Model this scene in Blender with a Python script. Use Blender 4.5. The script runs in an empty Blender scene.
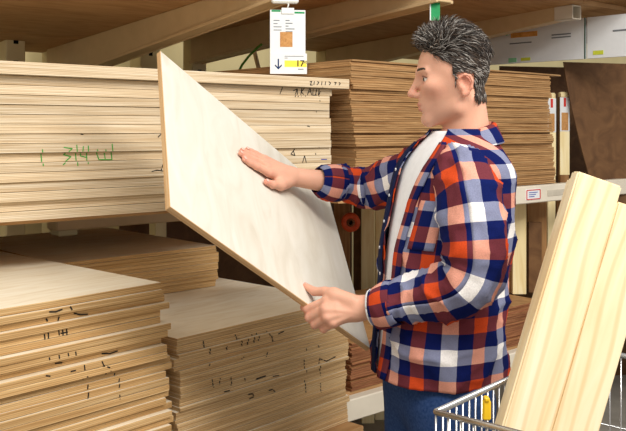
import bpy, bmesh, math, random
import numpy as np
from mathutils import Vector, Matrix, noise

# ------------------------------------------------------------------ camera, world, lights
F, CX, CY, EYE = 850.0, 313.0, 130.0, 1.53       # focal length in pixels, principal point, eye height
scn = bpy.context.scene
col = scn.collection
cd = bpy.data.cameras.new('camera'); cam = bpy.data.objects.new('camera', cd); col.objects.link(cam)
cam.location = (0, 0, EYE); cam.rotation_euler = (math.pi/2, 0, 0)
cd.sensor_fit = 'HORIZONTAL'; cd.sensor_width = 36; cd.lens = F/626*36
cd.shift_y = (CY-215.5)/626; cd.clip_start = .05
scn.camera = cam
w = bpy.data.worlds.new('hall'); scn.world = w; w.use_nodes = True
w.node_tree.nodes['Background'].inputs[0].default_value = (1.0, .97, .92, 1)
w.node_tree.nodes['Background'].inputs[1].default_value = .78
def area(name, loc, target, sx, sy, power, colr):
    d = bpy.data.lights.new(name, 'AREA'); d.shape = 'RECTANGLE'; d.size = sx; d.size_y = sy
    d.energy = power; d.color = colr
    o = bpy.data.objects.new(name, d); col.objects.link(o); o.location = loc
    o.rotation_euler = (Vector(target)-Vector(loc)).to_track_quat('-Z', 'Y').to_euler()
    return o
area('ceiling_lamp_aisle', (1.0, -.2, 4.0), (.1, 2.3, 1.2), 2.4, .9, 140, (1, .965, .90))
area('ceiling_lamp_far', (2.3, .3, 3.3), (1.2, 3.8, 1.6), 1.6, .5, 85, (1, .96, .89))
area('ceiling_lamp_near', (-1.8, -.6, 4.6), (-.5, 2.3, 1.0), 2.0, .9, 18, (1, .95, .87))
vs = scn.view_settings
vs.view_transform = 'Standard'; vs.look = 'None'; vs.exposure = -0.40; vs.gamma = 1; vs.use_curve_mapping = False
random.seed(7)

# ------------------------------------------------------------------ coordinates
def U(px, py, Y): return Vector(((px-CX)/F*Y, Y, EYE-(py-CY)/F*Y))
D1 = Vector((.7536, .657, 0)); D2 = Vector((-.657, .7536, 0)); P0 = Vector((.06, 3.0, 0))
ROT = math.atan2(D1.y, D1.x)
def R(s, t, z): return P0 + D1*s + D2*t + Vector((0, 0, z))
def s_at(px, t):          # distance along the rack where the image column px meets the plane t
    k = (px-CX)/F; b = P0 + D2*t
    return (k*b.y-b.x)/(D1.x-k*D1.y)

# ------------------------------------------------------------------ materials
def lin(c):
    return tuple(((v/255)/12.92 if v/255 <= .04045 else ((v/255+.055)/1.055)**2.4) for v in c[:3])+(1,)
MATS = {}
def newmat(name, rough=.6, spec=.3):
    m = bpy.data.materials.new(name); m.use_nodes = True
    b = m.node_tree.nodes['Principled BSDF']; b.inputs['Roughness'].default_value = rough
    b.inputs['Specular IOR Level'].default_value = spec
    MATS[name] = m
    return m, m.node_tree.nodes, m.node_tree.links, b
def ramp(n, stops, interp='LINEAR'):
    r = n.new('ShaderNodeValToRGB'); r.color_ramp.interpolation = interp
    e = r.color_ramp.elements
    while len(e) < len(stops): e.new(.5)
    for i, (p, c) in enumerate(stops): e[i].position = p; e[i].color = lin(c)
    return r
def flat(name, c, rough=.6, spec=.3, metal=0, var=6, scale=30):
    m, n, l, b = newmat(name, rough, spec); b.inputs['Metallic'].default_value = metal
    t = n.new('ShaderNodeTexNoise'); t.inputs['Scale'].default_value = scale; t.inputs['Detail'].default_value = 4
    tc = n.new('ShaderNodeTexCoord'); l.new(tc.outputs['Object'], t.inputs['Vector'])
    lo = tuple(max(0, v-var) for v in c); hi = tuple(min(255, v+var) for v in c)
    r = ramp(n, [(.3, lo), (.7, hi)]); l.new(t.outputs['Fac'], r.inputs['Fac']); l.new(r.outputs['Color'], b.inputs['Base Color'])
    return m
def wood(name, lo, mid, hi, sc=(1, 1, 1), nscale=6, rough=.55, tint=.0, bump=.02, dist=1.5):
    """stretched-noise grain in object coordinates; tint: per-object brightness spread"""
    m, n, l, b = newmat(name, rough, .25)
    tc = n.new('ShaderNodeTexCoord'); mp = n.new('ShaderNodeMapping'); mp.inputs['Scale'].default_value = sc
    l.new(tc.outputs['Object'], mp.inputs['Vector'])
    oi = n.new('ShaderNodeObjectInfo'); ad = n.new('ShaderNodeVectorMath'); ad.operation = 'ADD'
    ml = n.new('ShaderNodeMath'); ml.operation = 'MULTIPLY'; ml.inputs[1].default_value = 37
    l.new(oi.outputs['Random'], ml.inputs[0]); l.new(mp.outputs[0], ad.inputs[0]); l.new(ml.outputs[0], ad.inputs[1])
    t = n.new('ShaderNodeTexNoise'); t.inputs['Scale'].default_value = nscale; t.inputs['Detail'].default_value = 6
    t.inputs['Distortion'].default_value = dist
    l.new(ad.outputs[0], t.inputs['Vector'])
    r = ramp(n, [(.25, lo), (.5, mid), (.75, hi)]); l.new(t.outputs['Fac'], r.inputs['Fac'])
    hs = n.new('ShaderNodeHueSaturation'); mr = n.new('ShaderNodeMapRange')
    mr.inputs['To Min'].default_value = 1-tint; mr.inputs['To Max'].default_value = 1+tint
    l.new(oi.outputs['Random'], mr.inputs['Value']); l.new(mr.outputs[0], hs.inputs['Value'])
    l.new(r.outputs['Color'], hs.inputs['Color']); l.new(hs.outputs['Color'], b.inputs['Base Color'])
    bp = n.new('ShaderNodeBump'); bp.inputs['Strength'].default_value = bump*10; bp.inputs['Distance'].default_value = .002
    l.new(t.outputs['Fac'], bp.inputs['Height']); l.new(bp.outputs[0], b.inputs['Normal'])
    return m, n, l, b, hs, ad
def ply_edge(name, lo, mid, hi, glue, plies, thick, tint):
    """edge of plywood: thin glue lines between plies across the local height, streaks along the edge"""
    m, n, l, b, hs, ad = wood(name, lo, mid, hi, (2.2, 2.2, 160), 1.6, .7, tint, .03, .4)
    tc = n.new('ShaderNodeTexCoord'); sp = n.new('ShaderNodeSeparateXYZ'); l.new(tc.outputs['Object'], sp.inputs[0])
    mu = n.new('ShaderNodeMath'); mu.operation = 'MULTIPLY'; mu.inputs[1].default_value = plies/thick; l.new(sp.outputs['Z'], mu.inputs[0])
    fr = n.new('ShaderNodeMath'); fr.operation = 'FRACT'; l.new(mu.outputs[0], fr.inputs[0])
    r = ramp(n, [(0, (255, 255, 255)), (.10, (255, 255, 255)), (.16, (0, 0, 0)), (.88, (0, 0, 0)), (.95, (255, 255, 255))]); l.new(fr.outputs[0], r.inputs['Fac'])
    n2 = n.new('ShaderNodeTexNoise'); n2.inputs['Scale'].default_value = 9; l.new(ad.outputs[0], n2.inputs['Vector'])
    m2 = n.new('ShaderNodeMath'); m2.operation = 'MULTIPLY'; l.new(r.outputs['Color'], m2.inputs[0]); l.new(n2.outputs['Fac'], m2.inputs[1])
    mx = n.new('ShaderNodeMix'); mx.data_type = 'RGBA'; l.new(m2.outputs[0], mx.inputs['Factor'])
    l.new(hs.outputs['Color'], mx.inputs['A']); mx.inputs['B'].default_value = lin(glue); l.new(mx.outputs['Result'], b.inputs['Base Color'])
    return m

birch_face = wood('birch_face', (226, 208, 178), (240, 227, 203), (247, 238, 220), (1.2, 7, 7), 3, .5, .03)[0]
panel_face = wood('panel_face', (210, 202, 186), (222, 216, 203), (229, 224, 214), (7, 1.6, 7), 2.2, .48, .0, .01)[0]
panel_edge = ply_edge('panel_edge', (190, 146, 96), (212, 172, 124), (228, 196, 150), (140, 96, 56), 5, .012, .0)
edge_pale = ply_edge('ply_edge_pale', (190, 160, 122), (222, 200, 166), (242, 228, 204), (132, 96, 62), 6, .0259, .15)
edge_tan = ply_edge('ply_edge_tan', (172, 130, 80), (206, 166, 112), (228, 196, 146), (112, 74, 38), 4, .0165, .13)
edge_thin = ply_edge('ply_edge_thin', (172, 134, 88), (204, 168, 120), (226, 198, 154), (108, 74, 42), 2, .0105, .13)
hard_face = wood('hardboard_face', (150, 108, 66), (172, 128, 82), (190, 146, 98), (2, 2, 2), 9, .6, .05)[0]
hard_edge = wood('hardboard_edge', (138, 100, 62), (170, 130, 86), (194, 156, 110), (3, 3, 90), 2, .75, .14)[0]
hard_red = wood('hardboard_edge_red', (112, 68, 44), (146, 94, 62), (172, 120, 84), (3, 3, 90), 2, .75, .16)[0]
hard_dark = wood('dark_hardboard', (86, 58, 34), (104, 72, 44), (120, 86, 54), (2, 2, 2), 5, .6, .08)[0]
deck_wood = wood('deck_wood', (164, 122, 78), (184, 142, 96), (198, 158, 112), (1.2, 6, 6), 3, .6, .04)[0]
pine, pn, pl, pb, phs, pad = wood('pine_board', (236, 208, 158), (246, 226, 186), (250, 236, 206), (16, 16, 1.1), 1.6, .5, .03, .01, 1.0)
# pine: broad arched growth rings
wv = pn.new('ShaderNodeTexWave'); wv.wave_type = 'RINGS'; wv.rings_direction = 'Z'
mpw = pn.new('ShaderNodeMapping'); mpw.inputs['Scale'].default_value = (6.5, 4, 2.6); mpw.inputs['Location'].default_value = (.25, 3.2, 0)
tcw = pn.new('ShaderNodeTexCoord'); pl.new(tcw.outputs['Object'], mpw.inputs['Vector'])
wv.wave_type = 'BANDS'; wv.bands_direction = 'X'; wv.inputs['Scale'].default_value = 1.6; wv.inputs['Distortion'].default_value = 7; wv.inputs['Detail'].default_value = 1.0; wv.inputs['Detail Scale'].default_value = .5
pl.new(mpw.outputs[0], wv.inputs['Vector'])
wr = ramp(pn, [(.0, (0, 0, 0)), (.72, (0, 0, 0)), (.98, (160, 160, 160))]); pl.new(wv.outputs['Fac'], wr.inputs['Fac'])
pmx = pn.new('ShaderNodeMix'); pmx.data_type = 'RGBA'; pl.new(wr.outputs['Color'], pmx.inputs['Factor']); pl.new(phs.outputs['Color'], pmx.inputs['A'])
pmx.inputs['B'].default_value = lin((222, 176, 112)); pl.new(pmx.outputs['Result'], pb.inputs['Base Color'])
pale_plank = wood('pale_plank', (232, 208, 150), (246, 228, 178), (252, 240, 204), (14, 14, 1), 2, .6, .08)[0]
brown_plank = wood('brown_plank', (128, 88, 50), (150, 108, 66), (172, 130, 84), (14, 14, 1), 2, .6, .15)[0]
arm_paint = flat('arm_paint', (206, 178, 136), .45, .4, 0, 5, 12)
rail_paint = flat('rail_paint', (224, 214, 196), .4, .4, 0, 5, 10)
cream = flat('cream_wall', (226, 210, 160), .8, .2, 0, 5, 4)
post_paint = flat('post_paint', (220, 204, 160), .5, .3, 0, 5, 8)
black_hole = flat('dark_void', (22, 20, 18), .8, .1, 0, 3)
concrete = flat('concrete', (150, 145, 136), .7, .3, 0, 12, 5)
white_card = flat('white_card', (228, 231, 234), .5, .3, 0, 2)
white_plastic = flat('white_plastic', (236, 238, 236), .35, .5, 0, 2)
ink = flat('ink', (34, 32, 34), .7, .1, 0, 4)
ink_grey = flat('ink_grey', (120, 124, 130), .7, .1, 0, 4)
ink_green = flat('ink_green', (70, 158, 66), .7, .1, 0, 8)
ink_blue = flat('ink_blue', (70, 84, 170), .7, .1, 0, 8)
arrow_blue = flat('arrow_blue', (44, 62, 100), .6, .1, 0, 4)
yellow = flat('yellow_print', (246, 226, 84), .5, .2, 0, 4)
yellow_plastic = flat('yellow_plastic', (236, 190, 30), .4, .4, 0, 6)
green = flat('green_print', (20, 146, 84), .5, .3, 0, 6)
print_brown = wood('print_brown', (170, 118, 66), (196, 142, 84), (208, 158, 100), (20, 20, 20), 3, .5)[0]
orange_print = flat('orange_print', (222, 158, 80), .5, .2, 0, 14, 40)
lime_print = flat('lime_print', (206, 214, 70), .5, .2, 0, 8)
mint_print = flat('mint_print', (140, 206, 160), .5, .2, 0, 8)
red_print = flat('red_print', (206, 52, 44), .5, .2, 0, 8)
orange_plastic = flat('orange_plastic', (206, 78, 30), .5, .4, 0, 14)
chrome = flat('chrome', (206, 206, 206), .25, .5, .9, 4)
green_strap = flat('green_strap', (84, 140, 40), .6, .3, 0, 8)
clear_film = flat('clear_film', (196, 186, 168), .2, .5, 0, 8)
white_cotton = flat('white_cotton', (236, 236, 238), .9, .1, 0, 4, 60)
denim = flat('denim', (44, 70, 118), .85, .15, 0, 12, 160)
navy_cloth = flat('navy_cloth', (26, 32, 62), .9, .1, 0, 5, 90)
button_mat = flat('button', (214, 214, 220), .3, .5, 0, 4)
shoe_leather = flat('shoe_leather', (60, 42, 30), .4, .4, 0, 8)
eye_white = flat('eye_white', (226, 220, 214), .2, .5, 0, 2)
iris_mat = flat('iris', (58, 44, 34), .15, .6, 0, 4)

# plaid: warp and weft stripe sequences mixed half and half
def plaid(name, cell=.0335, off=(0, 0)):
    m, n, l, b = newmat(name, .9, .1)
    uv = n.new('ShaderNodeUVMap'); uv.uv_map = 'uv'
    sp = n.new('ShaderNodeSeparateXYZ'); l.new(uv.outputs[0], sp.inputs[0])
    nav, ora, whi, nv2 = (11, 22, 80), (204, 74, 34), (244, 240, 238), (13, 26, 84)
    outs = []
    for k, ax in enumerate('XY'):
        a = n.new('ShaderNodeMath'); a.operation = 'MULTIPLY_ADD'; a.inputs[1].default_value = 1/(cell*4); a.inputs[2].default_value = off[k]+20
        l.new(sp.outputs[ax], a.inputs[0])
        fr = n.new('ShaderNodeMath'); fr.operation = 'FRACT'; l.new(a.outputs[0], fr.inputs[0])
        r = ramp(n, [(0, nav), (.25, ora), (.50, nv2), (.75, whi)], 'CONSTANT'); l.new(fr.outputs[0], r.inputs['Fac'])
        outs.append(r)
    mx = n.new('ShaderNodeMix'); mx.data_type = 'RGBA'; mx.inputs['Factor'].default_value = .5
    for o_s, key in zip(outs, 'AB'):
        g = n.new('ShaderNodeGamma'); g.inputs['Gamma'].default_value = .42; l.new(o_s.outputs['Color'], g.inputs['Color']); l.new(g.outputs[0], mx.inputs[key])
    g2 = n.new('ShaderNodeGamma'); g2.inputs['Gamma'].default_value = 1/.42; l.new(mx.outputs['Result'], g2.inputs['Color'])
    # fine weave
    t = n.new('ShaderNodeTexNoise'); t.inputs['Scale'].default_value = 420; l.new(uv.outputs[0], t.inputs['Vector'])
    hs = n.new('ShaderNodeHueSaturation'); hs.inputs['Saturation'].default_value = 1.0
    mr = n.new('ShaderNodeMapRange'); mr.inputs['From Min'].default_value = .3; mr.inputs['From Max'].default_value = .7; mr.inputs['To Min'].default_value = .86; mr.inputs['To Max'].default_value = 1.12
    l.new(t.outputs['Fac'], mr.inputs['Value']); l.new(mr.outputs[0], hs.inputs['Value'])
    l.new(g2.outputs[0], hs.inputs['Color']); l.new(hs.outputs['Color'], b.inputs['Base Color'])
    return m
plaid_body = plaid('plaid_body', .035, (.10, .30))
plaid_sleeve = plaid('plaid_sleeve', .035, (.05, .55))
plaid_cuff = plaid('plaid_cuff', .035, (.40, .12))
def attr_mat(name, rough, spec, sss=0, bump=0):
    m, n, l, b = newmat(name, rough, spec)
    a = n.new('ShaderNodeAttribute'); a.attribute_name = 'tone'
    l.new(a.outputs['Color'], b.inputs['Base Color'])
    if sss:
        b.inputs['Subsurface Weight'].default_value = sss; b.inputs['Subsurface Radius'].default_value = (1, .35, .2); b.inputs['Subsurface Scale'].default_value = .006
    if bump:
        t = n.new('ShaderNodeTexNoise'); t.inputs['Scale'].default_value = 260; t.inputs['Detail'].default_value = 3
        tc = n.new('ShaderNodeTexCoord'); l.new(tc.outputs['Object'], t.inputs['Vector'])
        bp = n.new('ShaderNodeBump'); bp.inputs['Strength'].default_value = bump; bp.inputs['Distance'].default_value = .001
        l.new(t.outputs['Fac'], bp.inputs['Height']); l.new(bp.outputs[0], b.inputs['Normal'])
    return m
skin = attr_mat('skin', .5, .35, .12, .25)
hair_mat = attr_mat('hair', .45, .4)

# ------------------------------------------------------------------ object helpers
def tag(o, label, cat, group=None, kind=None):
    if label: o['label'] = label
    if cat: o['category'] = cat
    if group: o['group'] = group
    if kind: o['kind'] = kind
    return o
def link(name, me, parent=None, loc=None, rz=0):
    o = bpy.data.objects.new(name, me); col.objects.link(o)
    if parent: o.parent = parent
    if loc is not None: o.location = loc
    if rz: o.rotation_euler = (0, 0, rz)
    return o
def empty(name, loc, rz=0):
    o = link(name, None, None, loc, rz); o.empty_display_size = .1
    return o
def mesh(name, verts, faces, mats, mi=None, smooth=False, uv=None):
    me = bpy.data.meshes.new(name); me.from_pydata([tuple(v) for v in verts], [], [tuple(int(i) for i in f) for f in faces])
    for m in (mats if isinstance(mats, (list, tuple)) else [mats]): me.materials.append(m)
    if mi is not None: me.polygons.foreach_set('material_index', np.asarray(mi, dtype=np.int32))
    if smooth: me.polygons.foreach_set('use_smooth', np.ones(len(me.polygons), dtype=bool))
    if uv is not None:
        l = me.uv_layers.new(name='uv'); uv = np.asarray(uv, dtype=np.float32)
        idx = np.empty(len(me.loops), dtype=np.int32); me.loops.foreach_get('vertex_index', idx)
        l.data.foreach_set('uv', uv[idx].ravel())
    me.update()
    return me
def bm_mesh(name, bm, mats, smooth=False):
    bmesh.ops.recalc_face_normals(bm, faces=bm.faces)
    me = bpy.data.meshes.new(name); bm.to_mesh(me); bm.free()
    for m in (mats if isinstance(mats, (list, tuple)) else [mats]): me.materials.append(m)
    if smooth: me.polygons.foreach_set('use_smooth', np.ones(len(me.polygons), dtype=bool))
    return me
def box(name, x0, x1, y0, y1, z0, z1, mat, bev=.002):
    bm = bmesh.new(); bmesh.ops.create_cube(bm, size=1)
    for v in bm.verts: v.co = Vector((x0+(v.co.x+.5)*(x1-x0), y0+(v.co.y+.5)*(y1-y0), z0+(v.co.z+.5)*(z1-z0)))
    if bev: bmesh.ops.bevel(bm, geom=list(bm.edges), offset=bev, segments=1, affect='EDGES', profile=.5)
    return bm_mesh(name, bm, mat)
def tube_data(pts, rad, n=6, caps=True):
    pts = [Vector(p) for p in pts]; V = []; Fc = []
    rad = rad if isinstance(rad, (list, tuple)) else [rad]*len(pts)
    up = None
    for i, p in enumerate(pts):
        t = (pts[min(i+1, len(pts)-1)]-pts[max(i-1, 0)]).normalized()
        if up is None:
            up = Vector((0, 0, 1)) if abs(t.z) < .9 else Vector((1, 0, 0))
        a = (up - t*up.dot(t)).normalized(); up = a; b = t.cross(a)
        for k in range(n):
            th = 2*math.pi*k/n; V.append(p+a*math.cos(th)*rad[i]+b*math.sin(th)*rad[i])
    for i in range(len(pts)-1):
        for k in range(n): Fc.append((i*n+k, i*n+(k+1) % n, (i+1)*n+(k+1) % n, (i+1)*n+k))
    if caps: Fc.append(tuple(range(n))[::-1]); Fc.append(tuple((len(pts)-1)*n+k for k in range(n)))
    return V, Fc
def tube(name, pts, rad, mat, n=6, smooth=True):
    V, Fc = tube_data(pts, rad, n); return mesh(name, V, Fc, mat, None, smooth)
def hexa(name, c8, mat):
    """solid from eight corners: four bottom then four top, same winding"""
    Fc = [(3, 2, 1, 0), (4, 5, 6, 7), (0, 1, 5, 4), (1, 2, 6, 5), (2, 3, 7, 6), (3, 0, 4, 7)]
    bm = bmesh.new(); vv = [bm.verts.new(c) for c in c8]
    for f in Fc: bm.faces.new([vv[i] for i in f])
    bmesh.ops.bevel(bm, geom=list(bm.edges), offset=.002, segments=1, affect='EDGES')
    return bm_mesh(name, bm, mat)
def text_mesh(name, body, size, mat, parent, mw, bold=0):
    c = bpy.data.curves.new(name, 'FONT'); c.body = body; c.size = size; c.align_x = 'CENTER'; c.align_y = 'CENTER'; c.extrude = .0003; c.offset = bold; c.resolution_u = 2
    t = bpy.data.objects.new(name+'_tmp', c); col.objects.link(t)
    me = bpy.data.meshes.new_from_object(t.evaluated_get(bpy.context.evaluated_depsgraph_get()))
    bpy.data.objects.remove(t); me.materials.clear(); me.materials.append(mat)
    o = link(name, me, parent); o.matrix_local = mw
    return o

# ------------------------------------------------------------------ the setting
def structure(name, me, loc=None, rz=0): return tag(link(name, me, None, loc, rz), None, None, None, 'structure')
structure('floor', box('floor', -9, 9, -4, 12, -.1, 0, concrete, 0))
structure('wall_back', box('wall_back', -7, 7, 0, .12, 0, 4.2, cream, 0), R(0, 2.55, 0), ROT)

# ------------------------------------------------------------------ storage rack
rack = empty('storage_rack', R(-.2, 1.9, 0), ROT)
tag(rack, 'beige cantilever storage rack carrying the stacked boards', 'rack')
RI = rack.matrix_basis.inverted()
def rl(v): return RI @ Vector(v)
def rpart(name, c8, mat, parent=None):
    o = link(name, hexa(name, [rl(c) for c in c8], mat), parent or rack); return o
# tapered arms, front end higher than the root, as the picture shows them
ARMS = []
def zarm(px, py, Y): return U(px, py, Y)
fronts = [U(283, -22, 3.243), U(445, -20, 3.287), U(577, 5, 3.944)]
backs = [U(52.6, 50, 4.6), U(196, 37, 4.85), U(330, 50, 5.3)]
spec = [(.085, .185), (.085, .15), (.066, .15)]
for k in range(3):
    f, b = fronts[k], backs[k]; d = (b-f); d.z = 0; d.normalize(); p = Vector((d.y, -d.x, 0))*.035
    hf, hb = spec[k]; zz = Vector((0, 0, 1))
    if k < 2:
        rpart('cantilever_arm', [f-p-zz*hf, f+p-zz*hf, b+p-zz*hb, b-p-zz*hb, f-p, f+p, b+p, b-p], arm_paint)
    else:        # open box section: the hollow front end faces the aisle
        th = .006; c = f+d*.10
        rpart('cantilever_arm', [c-p-zz*hf, c+p-zz*hf, b+p-zz*hb, b-p-zz*hb, c-p, c+p, b+p, b-p], arm_paint)
        t2 = p.normalized()*th
        for (q0, q1, z0, z1) in ((-p, -p+t2, -hf, 0), (p-t2, p, -hf, 0), (-p, p, -hf, -hf+th), (-p, p, -th, 0)):
            rpart('arm_end', [f+q0+zz*z0, f+q1+zz*z0, c+q1+zz*z0, c+q0+zz*z0, f+q0+zz*z1, f+q1+zz*z1, c+q1+zz*z1, c+q0+zz*z1], rail_paint)
    ARMS.append((f, b))
    # lip along the lower edge of the near face
    n_ = Vector((d.y, -d.x, 0)).normalized()
    if k < 2:
        for sgn in (1, -1):
            q = n_*sgn*.035; q2 = n_*sgn*.047
            rpart('arm_flange', [f+q-zz*(hf+.004), f+q2-zz*(hf+.004), b+q2-zz*(hb+.004), b+q-zz*(hb+.004), f+q-zz*(hf-.010), f+q2-zz*(hf-.010), b+q2-zz*(hb-.010), b+q-zz*(hb-.010)], arm_paint)
# deck panels on the arms, two per bay in depth
A0 = (fronts[0]-D1*1.25, backs[0]-D1*1.25); A4 = (fronts[2]+D1*1.3, backs[2]+D1*1.3)
seq = [A0]+ARMS+[A4]
for i in range(4):
    (fa, ba), (fb, bb) = seq[i], seq[i+1]
    for (u0, u1) in ((-.02, .79), (.794, 1.06)):
        for (v0, v1) in (((0.0, .998),) if i != 0 else ((0.0, .998),)):
            def q(u, v): return (fa*(1-u)+ba*u)*(1-v)+(fb*(1-u)+bb*u)*v
            c4 = [q(u0, v0), q(u0, v1), q(u1, v1), q(u1, v0)]
            up = Vector((0, 0, .022)); lo = Vector((0, 0, .0005))
            rpart('deck_panel', [c+lo for c in c4]+[c+up for c in c4], deck_wood)
# upright columns behind, with punched slots
def column(base, wdt=.09, z1=2.9, slots=()):
    o = link('upright', box('upright', -wdt/2, wdt/2, -wdt/2, wdt/2, 0, z1, post_paint, .006), rack, rl(base))
    for z in slots:
        link('slot', box('slot', -.012, .012, -wdt/2-.002, -wdt/2+.004, z-.018, z+.018, black_hole, 0), o)
    return o
zs = [1.5+.12*i for i in range(8)]
for k in range(3):
    b = backs[k]+Vector((-.02, .09, 0)); column(Vector((b.x, b.y, 0)), .10, 2.9, zs)
for px, Y, wdt in ((145, 5.0, .13), (12, 4.3, .10), (-20, 4.9, .1)):
    g = U(px, 60, Y); column(Vector((g.x, g.y, 0)), wdt, 2.9, zs)
# brace behind
gb = [U(252, 42, 5.2), U(262, 82, 5.2)]
link('brace', tube('brace', [rl(gb[0]), rl(gb[1])], .014, arm_paint, 6), rack)
# middle shelf under the upper stacks
ZS = 1.287
link('shelf_board', box('shelf_board', -2.5, .02, .10, 1.25, ZS-.02, ZS-.001, deck_wood, .001), rack, rl(R(0, 0, 0)))
link('shelf_board', box('shelf_board', .04, 1.42, .0, 1.2, ZS-.02, ZS-.001, deck_wood, .001), rack, rl(R(0, 0, 0)))
link('cross_rail', box('cross_rail', s_at(57, .45), .02, .45, .53, ZS-.092, ZS-.02, arm_paint, .004), rack, rl(R(0, 0, 0)))
link('cross_rail', box('cross_rail', -2.5, .02, 1.1, 1.18, ZS-.092, ZS-.02, arm_paint, .004), rack, rl(R(0, 0, 0)))
front_rail = link('shelf_rail', box('shelf_rail', .70, 2.7, -.045, -.0, ZS-.078, ZS-.002, rail_paint, .004), rack, rl(R(0, 0, 0)))
for s, wd, hh, m in ((s_at(533, -.045), .055, .040, white_card), (s_at(566, -.045), .15, .022, clear_film)):
    st = link('rail_label', box('rail_label', s-wd, s+wd, -.0475, -.0445, ZS-.04-hh/2*1.2, ZS-.04+hh/2*1.2, m, .0005), front_rail)
    if m is white_card:
        for a in (-1, 1):
            link('label_border', box('label_border', s+a*.05-.003, s+a*.05+.003, -.0485, -.047, ZS-.06, ZS-.02, red_print, 0), front_rail)
            link('label_border', box('label_border', s-.05, s+.05, -.0485, -.047, ZS-.04+a*.02-.002, ZS-.04+a*.02+.002, red_print, 0), front_rail)
        for i in range(3):
            link('label_line', box('label_line', s-.034, s+.03-i*.012, -.0485, -.047, ZS-.032-i*.009, ZS-.029-i*.009, ink_blue, 0), front_rail)
for s in (-2.45, 0.03, 1.9):
    link('upright', box('upright', s-.03, s+.03, 1.19, 1.25, 0, ZS-.02, post_paint, .004), rack, rl(R(0, 0, 0)))
link('upright', box('upright', s_at(66, .56)-.035, s_at(66, .56)+.035, .54, .61, 1.165, ZS-.02, post_paint, .004), rack, rl(R(0, 0, 0)))
link('upright', box('upright', 2.55, 2.62, .0, .07, 0, ZS-.08, post_paint, .004), rack, rl(R(0, 0, 0)))
# bottom shelf carrying the reddish hardboard
ZB = .588
link('shelf_board', box('shelf_board', .02, 1.50, 0, .74, ZB-.02, ZB-.001, deck_wood, .001), rack, rl(R(0, 0, 0)))
link('shelf_rail', box('shelf_rail', .0, 2.5, -.045, .0, ZB-.09, ZB-.012, rail_paint, .004), rack, rl(R(0, 0, 0)))
for s in (.05, 1.44):
    for t in (.06, .69): link('upright', box('upright', s-.03, s+.03, t-.03, t+.03, 0, ZB-.02, post_paint, .003), rack, rl(R(0, 0, 0)))

# ------------------------------------------------------------------ sheets and stacks
def sheet_mesh(name, L, W, T, mats, nx=10, warp=0.0, seed=0, rag=0.0):
    """a board with chamfered edges, slightly bowed along its length; x in [-L,0], y in [0,W], z from 0"""
    rnd = random.Random(seed); c = min(.0012, T*.15); V = []; Fc = []; MI = []
    ph, k1 = rnd.uniform(0, 6), rnd.uniform(2.0, 4.5)
    for i in range(nx+1):
        x = -L*i/nx; dz = warp*(.5+.5*math.sin(k1*x/L*math.pi+ph)); dy = rag*math.sin(7*x/L+ph*2)
        for (y, z) in ((c+dy, 0), (dy, c), (dy, T-c), (c+dy, T), (W-c, T), (W, T-c), (W, c), (W-c, 0)):
            V.append((x, y, z+dz))
    for i in range(nx):
        for k in range(8):
            Fc.append((i*8+k, i*8+(k+1) % 8, (i+1)*8+(k+1) % 8, (i+1)*8+k)); MI.append(0 if k in (3, 7) else 1)
    Fc.append(tuple(range(8))[::-1]); MI.append(1); Fc.append(tuple(nx*8+k for k in range(8))); MI.append(1)
    return mesh(name, V, Fc, mats, MI)
def ordinal(k): return ('topmost', 'second', 'third', 'fourth', 'fifth', 'sixth', 'seventh', 'eighth', 'ninth', 'tenth')[k-1] if k <= 10 else '%d%s' % (k, 'th' if 10 < k % 100 < 14 else {1: 'st', 2: 'nd', 3: 'rd'}.get(k % 10, 'th'))
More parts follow.
